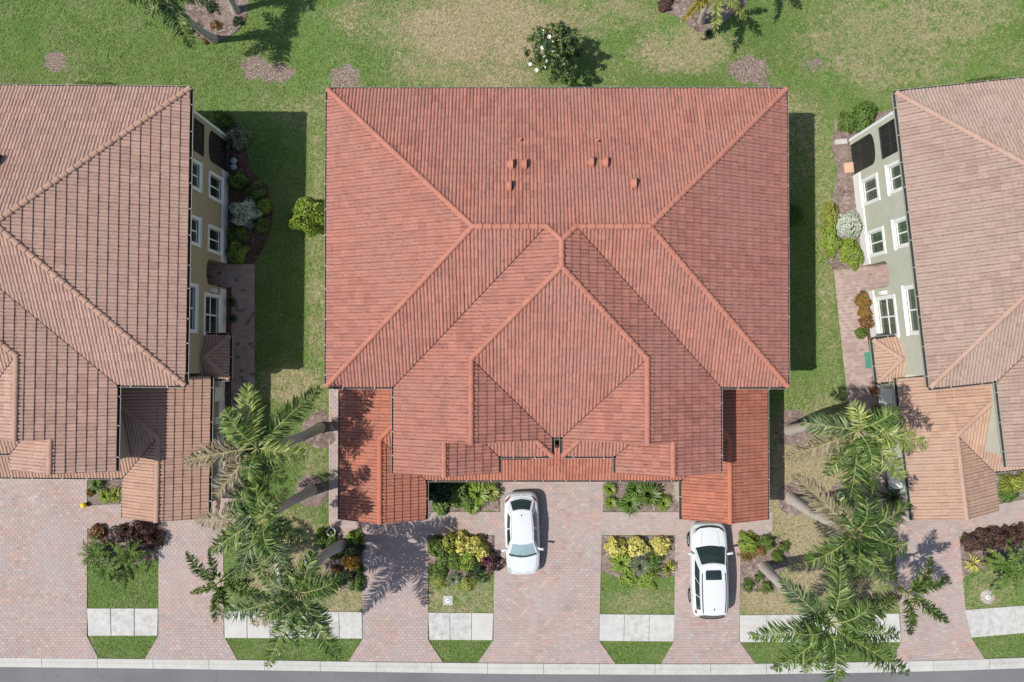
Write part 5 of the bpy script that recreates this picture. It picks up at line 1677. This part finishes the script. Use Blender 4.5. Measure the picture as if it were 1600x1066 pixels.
# suv
st = [(-2.36,0.42,0.60,0.55,0.36,0.60,0.80,0.84),(-2.28,0.62,0.76,0.70,0.28,0.66,0.90,0.95),(-2.05,0.78,0.89,0.80,0.26,0.72,0.98,1.04),(-1.55,0.86,0.94,0.84,0.26,0.78,1.04,1.11),(-1.10,0.87,0.945,0.86,0.26,0.80,1.07,1.14),
      (-0.4,0.87,0.95,0.88,0.26,0.82,1.08,1.15),(0.6,0.87,0.955,0.88,0.26,0.84,1.10,1.16),(1.5,0.87,0.95,0.87,0.26,0.86,1.12,1.18),(2.0,0.84,0.93,0.84,0.28,0.86,1.12,1.18),(2.25,0.76,0.87,0.77,0.32,0.82,1.06,1.12),(2.36,0.62,0.72,0.66,0.38,0.72,0.94,0.98),(2.39,0.45,0.55,0.5,0.42,0.66,0.84,0.88)]
hl = []; tl = []; gr = []
for sg in (1, -1):
    vs, fs = patch((sg*0.50,-2.30,0.90),(sg*0.80,-2.10,0.93),(sg*0.88,-1.78,1.0),(sg*0.72,-1.98,1.03),4,3,(0,0,0.02)); hl.append((vs, fs))
    vs, fs = patch((sg*0.60,2.30,1.08),(sg*0.84,2.05,1.05),(sg*0.84,1.9,1.17),(sg*0.70,2.12,1.22),4,3,(0,0,0.02)); tl.append((vs, fs))
gr.append(arcstrip([(-0.74,-2.02,0.99),(-0.62,-2.15,0.985),(-0.45,-2.235,0.975),(-0.2,-2.27,0.965),(0,-2.275,0.965),(0.2,-2.27,0.965),(0.45,-2.235,0.975),(0.62,-2.15,0.985),(0.74,-2.02,0.99)], 0.10, z2=0.02))
sp = [arcstrip([(-0.66,2.22,1.16),(-0.4,2.31,1.15),(0,2.345,1.145),(0.4,2.31,1.15),(0.66,2.22,1.16)], 0.07, z2=-0.02)]
SUV = dict(st=st, gh=dict(yf=-1.15, yrf=-0.42, yrr=2.02, yr=2.22, wbf=0.80, wbr=0.76, wtf=0.62, wtr=0.60, zbf=1.08, zbr=1.16, zr=1.62, bf=0.17, br=0.10, dr=0.05), panes=[(0.14,0.40),(0.42,0.66),(0.68,0.90)],
           mx=0.94, wy=(-1.42,1.42), wx=0.84, wr=0.36, rails=(-0.05,1.95), railx=0.90, railr=0.022, rail_up=True, antenna=1.72, sunroof=(-0.40,0.40,-0.20,0.28), ribs=(0.45,1.75),
           bits=[('headlight','lamp_clear',hl),('tail_light','lamp_red',tl),('grille','black',gr),('spoiler_trim','black',sp)])
ca, cb = W(1107,819,0.85), W(1111,963,1.0)
d = cb-ca
car('suv_car', 'white suv with a sunroof and black roof rails, nose to the garage', 'car', ((ca.x+cb.x)/2, (ca.y+cb.y)/2, 0.037), math.atan2(-d.x, d.y), SUV)

# ------------------------------------------------------------------ small things
def lathe(mb, prof, n=18, mi=0, c=(0,0,0)):
    v = []
    for k in range(n):
        a = 2*math.pi*k/n
        for r, z in prof: v.append((c[0]+r*math.cos(a), c[1]+r*math.sin(a), c[2]+z))
    m = len(prof)
    mb.add(v, [(k*m+i, ((k+1)%n)*m+i, ((k+1)%n)*m+i+1, k*m+i+1) for k in range(n) for i in range(m-1)], mi, True)
def thing(name, label, cat, px, py, rz=0, group=None):
    p = W(px, py); o = empty(name, (p.x, p.y, 0.0), rz); tag(o, label, cat, group); return o
for px, py, sq, lab in ((700,938,True,'white capped valve in a square concrete pad on the croton island lawn'),(1543,933,False,'white capped valve in a round sandy patch on the sage house lawn')):
    t = thing('valve_cover', lab, 'valve cover', px, py, 0, 'white capped valves in the front lawns')
    m = MB()
    if sq: m.box(-0.24,0.24,-0.24,0.24,0.0,0.035)
    else: lathe(m, [(0.0,0.03),(0.30,0.028),(0.38,0.0)], 18)
    m.build('pad', M['curb'] if sq else M['sand'], t)
    m = MB(); lathe(m, [(0.115,0.03),(0.115,0.07),(0.10,0.085),(0.045,0.085),(0.0,0.085)]); m.build('cap', M['plastic_white'], t)
    m = MB(); lathe(m, [(0.04,0.086),(0.035,0.10),(0.0,0.10)]); m.build('lid', M['iron'], t)
for px, py, w in ((366,252,'upper'),(366,262,'lower')):
    t = thing('round_lid', f'pale round utility lid, {w} of the pair in the tan house bed', 'lid', px, py, 0, 'pale round lids in the side bed')
    m = MB(); lathe(m, [(0.16,0.0),(0.16,0.13),(0.145,0.15),(0.0,0.155)]); m.build('rim', M['pale_blue'], t)
    m = MB(); lathe(m, [(0.03,0.155),(0.03,0.175),(0.0,0.175)]); m.build('knob', M['lead'], t)
t = thing('garden_ball', 'small yellow dome marker at the paver corner by the buff house bed', 'garden marker', 135, 788)
m = MB(); lathe(m, [(0.05,0.0),(0.05,0.2),(0.13,0.22),(0.14,0.3),(0.10,0.40),(0.0,0.43)]); m.build('dome', M['yellow_pl'], t)
m = MB(); lathe(m, [(0.09,0.03),(0.09,0.06),(0.0,0.06)]); m.build('base', M['iron'], t)
t = thing('planter_pot', 'white round planter pot at the paver corner below the coral garage', 'plant pot', 520, 829)
m = MB(); lathe(m, [(0.13,0.03),(0.20,0.35),(0.235,0.36),(0.235,0.40),(0.19,0.40),(0.18,0.30),(0.0,0.30)]); m.build('pot', M['plastic_white'], t)
m = MB(); lathe(m, [(0.178,0.305),(0.09,0.32),(0.0,0.325)]); m.build('soil', M['mulch_red'], t)
fo = link('foliage', VM[('loose', 1, 'green')] if ('loose', 1, 'green') in VM else VM[[k for k in VM if k[0] == 'loose'][0]], t); fo.scale = (0.16,0.16,0.25); fo.location = (0,0,0.3)
t = thing('splash_block', 'peach concrete pad beside the sage house porch', 'concrete pad', 1325, 263, R(6))
m = MB(); m.box(-0.24,0.24,-0.27,0.27,0.02,0.14); m.box(-0.2,0.2,-0.23,0.23,0.14,0.155); m.build('slab', M['clay'], t)
t = thing('splash_block', 'narrow grey splash block at the sage house back corner', 'splash block', 1314, 222, R(6))
m = MB(); m.box(-0.35,0.3,-0.10,0.10,0.02,0.07); m.build('tray', M['curb'], t)
m = MB(); m.box(-0.35,0.3,-0.13,-0.10,0.02,0.10); m.box(-0.35,0.3,0.10,0.13,0.02,0.10); m.build('rim', M['curb'], t)
t = thing('door_mat', 'green mat on the path beside the sage house canopy', 'mat', 1357, 563, R(6))
m = MB(); m.box(-0.2,0.2,-0.42,0.42,0.04,0.06); m.build('pad', M['green_pl'], t)
m = MB(); m.box(-0.17,0.17,-0.39,0.39,0.06,0.064); m.build('pile', M['green_pl'], t)
t = thing('garden_rock', 'small white rock in the mulch ring under the right palms', 'rock', 1311, 774)
m = MB(); lathe(m, [(0.22,0.0),(0.23,0.12),(0.16,0.24),(0.06,0.28),(0.0,0.28)], 9); m.build('stone', M['white'], t)
for px, py, l, lab in ((434,890,0.7,'cream flat strip under the palm fronds, left one'),(479,884,0.62,'white flat strip under the palm fronds, right one')):
    t = thing('pale_strip', lab, 'stepping stone', px, py, R(2), 'pale strips under the left palms')
    m = MB(); m.box(-0.13,0.13,-l,l,0.0,0.05); m.build('slab', M['walk'], t)  # thin pale box lying flat under the fronds
t = thing('garden_stake', 'white garden stake beside the leaning palm trunk', 'garden stake', 513, 907)
m = MB(); m.tube([(0,0,0),(0,0,0.5)], 0.02, 6); m.build('post', M['plastic_white'], t)
m = MB(); lathe(m, [(0.02,0.48),(0.09,0.5),(0.09,0.54),(0.0,0.58)], 10); m.build('lamp_head', M['plastic_white'], t)

# seams on the car bodies, laid on the finished surface
from mathutils.bvhtree import BVHTree
bpy.context.view_layer.update()
DG = bpy.context.evaluated_depsgraph_get()
M['seam'] = plain('panel_gap', (0.10,0.105,0.11), 0.6, 0.2, 0.05)
def seams(prefix, tops, sides):
    root = [o for o in COL.objects if o.name.startswith(prefix)][0]
    body = [c for c in root.children if c.name.startswith('body')][0]
    ev = body.evaluated_get(DG); me = ev.to_mesh()
    bvh = BVHTree.FromPolygons([v.co.copy() for v in me.vertices], [tuple(p.vertices) for p in me.polygons])
    ev.to_mesh_clear()
    for nm, pl, w in tops:
        for sg in (1, -1):
            pts = []
            for a, b in zip(pl[:-1], pl[1:]):
                for k in range(6):
                    x, y = a[0]+(b[0]-a[0])*k/6, a[1]+(b[1]-a[1])*k/6
                    h = bvh.ray_cast(Vector((sg*x, y, 3)), Vector((0,0,-1)))
                    if h[0] is not None: pts.append(h[0])
            if len(pts) > 1:
                m = MB(); m.tube(pts, w, 4); m.build(nm, M['seam'], body)
    for y, z0, z1 in sides:
        for sg in (1, -1):
            pts = []
            for k in range(8):
                h = bvh.ray_cast(Vector((sg*3, y, z0+(z1-z0)*k/7)), Vector((-sg,0,0)))
                if h[0] is not None: pts.append(h[0])
            if len(pts) > 1:
                m = MB(); m.tube(pts, 0.007, 4); m.build('door_seam', M['seam'], body)
seams('hatchback_car', [('bonnet_seam', [(0.70,-1.0),(0.70,-1.35),(0.64,-1.72),(0.45,-1.93),(0.0,-1.98)], 0.008), ('tailgate_seam', [(0.66,1.60),(0.60,1.88),(0.3,1.97),(0.0,1.98)], 0.008)], [(-0.80,0.4,0.88),(0.28,0.4,0.9),(1.15,0.5,0.92)])
seams('suv_car', [('bonnet_seam', [(0.78,-1.2),(0.76,-1.6),(0.70,-1.95),(0.5,-2.13),(0.0,-2.18)], 0.008), ('bonnet_crease', [(0.46,-1.3),(0.42,-1.7),(0.36,-2.05)], 0.006), ('tailgate_seam', [(0.74,2.12),(0.5,2.24),(0.0,2.27)], 0.007)], [(-0.95,0.45,1.02),(0.2,0.45,1.04),(1.25,0.55,1.05)])

# grass tufts standing in the lawn
def grass_stuff():
    n = 90000
    px = rng.uniform(-20, 1620, n); py = rng.uniform(-20, 1040, n)
    ok = np.ones(n, bool)
    def inside(poly):
        c = np.zeros(n, bool)
        for i in range(len(poly)):
            x1, y1 = poly[i]; x2, y2 = poly[(i+1) % len(poly)]
            if y1 == y2: continue
            cond = ((y1 > py) != (y2 > py)) & (px < (x2-x1)*(py-y1)/(y2-y1)+x1)
            c ^= cond
        return c
    walks = [[(136,950),(249,950),(248,994),(137,994)],[(349,954),(568,954),(568,998),(350,998)],[(668,956),(773,956),(771,1001),(670,1001)],[(936,959),(1056,959),(1054,1003),(935,1003)],[(1155,958),(1408,957),(1409,1004),(1155,1004)],[(1506,953),(1700,937),(1700,981),(1516,997)]]
    houses = [[(574,215),(1150,215),(1150,590),(1160,800),(570,800),(574,590)],[(-50,215),(355,215),(352,800),(-50,800)],[(1326,220),(1650,190),(1700,800),(1400,810)]]
    for p in NOGRASS+walks+houses: ok &= ~inside(p)
    kt = np.interp(px, [k[0] for k in KT], [k[1] for k in KT])
    ok &= py < kt-1
    px, py = px[ok], py[ok]
    m = len(px)
    X = (px-800)/30.0; Y = (533-py)/30.0+0.724
    at = np.array([ground_attr((x, y)) for x, y in zip(X, Y)], dtype=np.float32)
    keep = at[:, 1] < 0.5
    X, Y, at = X[keep], Y[keep], at[keep]; m = len(X)
    B = 3
    X = np.repeat(X, B)+rng.normal(0, 0.03, m*B); Y = np.repeat(Y, B)+rng.normal(0, 0.03, m*B)
    dry = np.repeat(at[:, 0]*0.8, B)+rng.uniform(-0.15, 0.25, m*B)
    an = rng.uniform(0, 6.283, m*B); l = rng.uniform(0.05, 0.13, m*B); w = rng.uniform(0.012, 0.028, m*B); h = rng.uniform(0.03, 0.075, m*B)
    dx, dy = np.cos(an), np.sin(an)
    v = np.empty((m*B, 3, 3), np.float32)
    v[:, 0] = np.stack([X-dy*w, Y+dx*w, np.full(m*B, 0.0)], 1)
    v[:, 1] = np.stack([X+dy*w, Y-dx*w, np.full(m*B, 0.0)], 1)
    v[:, 2] = np.stack([X+dx*l, Y+dy*l, h], 1)
    me = bpy.data.meshes.new('grass')
    N = m*B
    me.vertices.add(N*3); me.vertices.foreach_set('co', v.ravel())
    me.loops.add(N*3); me.loops.foreach_set('vertex_index', np.arange(N*3, dtype=np.int32))
    me.polygons.add(N); me.polygons.foreach_set('loop_start', np.arange(0, N*3, 3, dtype=np.int32)); me.polygons.foreach_set('loop_total', np.full(N, 3, np.int32))
    a = me.attributes.new('dry', 'FLOAT', 'FACE'); a.data.foreach_set('value', dry.astype(np.float32))
    r = me.attributes.new('rnd', 'FLOAT', 'FACE'); r.data.foreach_set('value', rng.uniform(0, 1, N).astype(np.float32))
    me.update()
    t = NT('grass_blade')
    g = t.ramp(t.n('ShaderNodeAttribute', attribute_name='rnd').outputs['Fac'], [(0.0,(0.07,0.13,0.025)),(0.4,(0.115,0.18,0.042)),(0.8,(0.17,0.235,0.06)),(1.0,(0.25,0.30,0.10))])
    g = t.mix(t.math('MULTIPLY', t.map01(t.noise(0.8, 5, 0.68, dist=0.5), 0.46, 0.68), 0.5), g, (0.235,0.26,0.11))
    g = t.mix(t.math('MULTIPLY', t.map01(t.noise(0.33, 4, 0.6), 0.50, 0.68), 0.5), g, (0.10,0.18,0.035))
    g = t.mix(t.map01(t.n('ShaderNodeAttribute', attribute_name='dry').outputs['Fac'], 0.2, 0.8), g, (0.42,0.34,0.20))
    t.col(g); t.rough(0.7, 0.2)
    o = link('grass', me, mat=t.m)
    tag(o, 'short patchy lawn grass between the houses and the driveways', 'grass', kind='stuff')
grass_stuff()
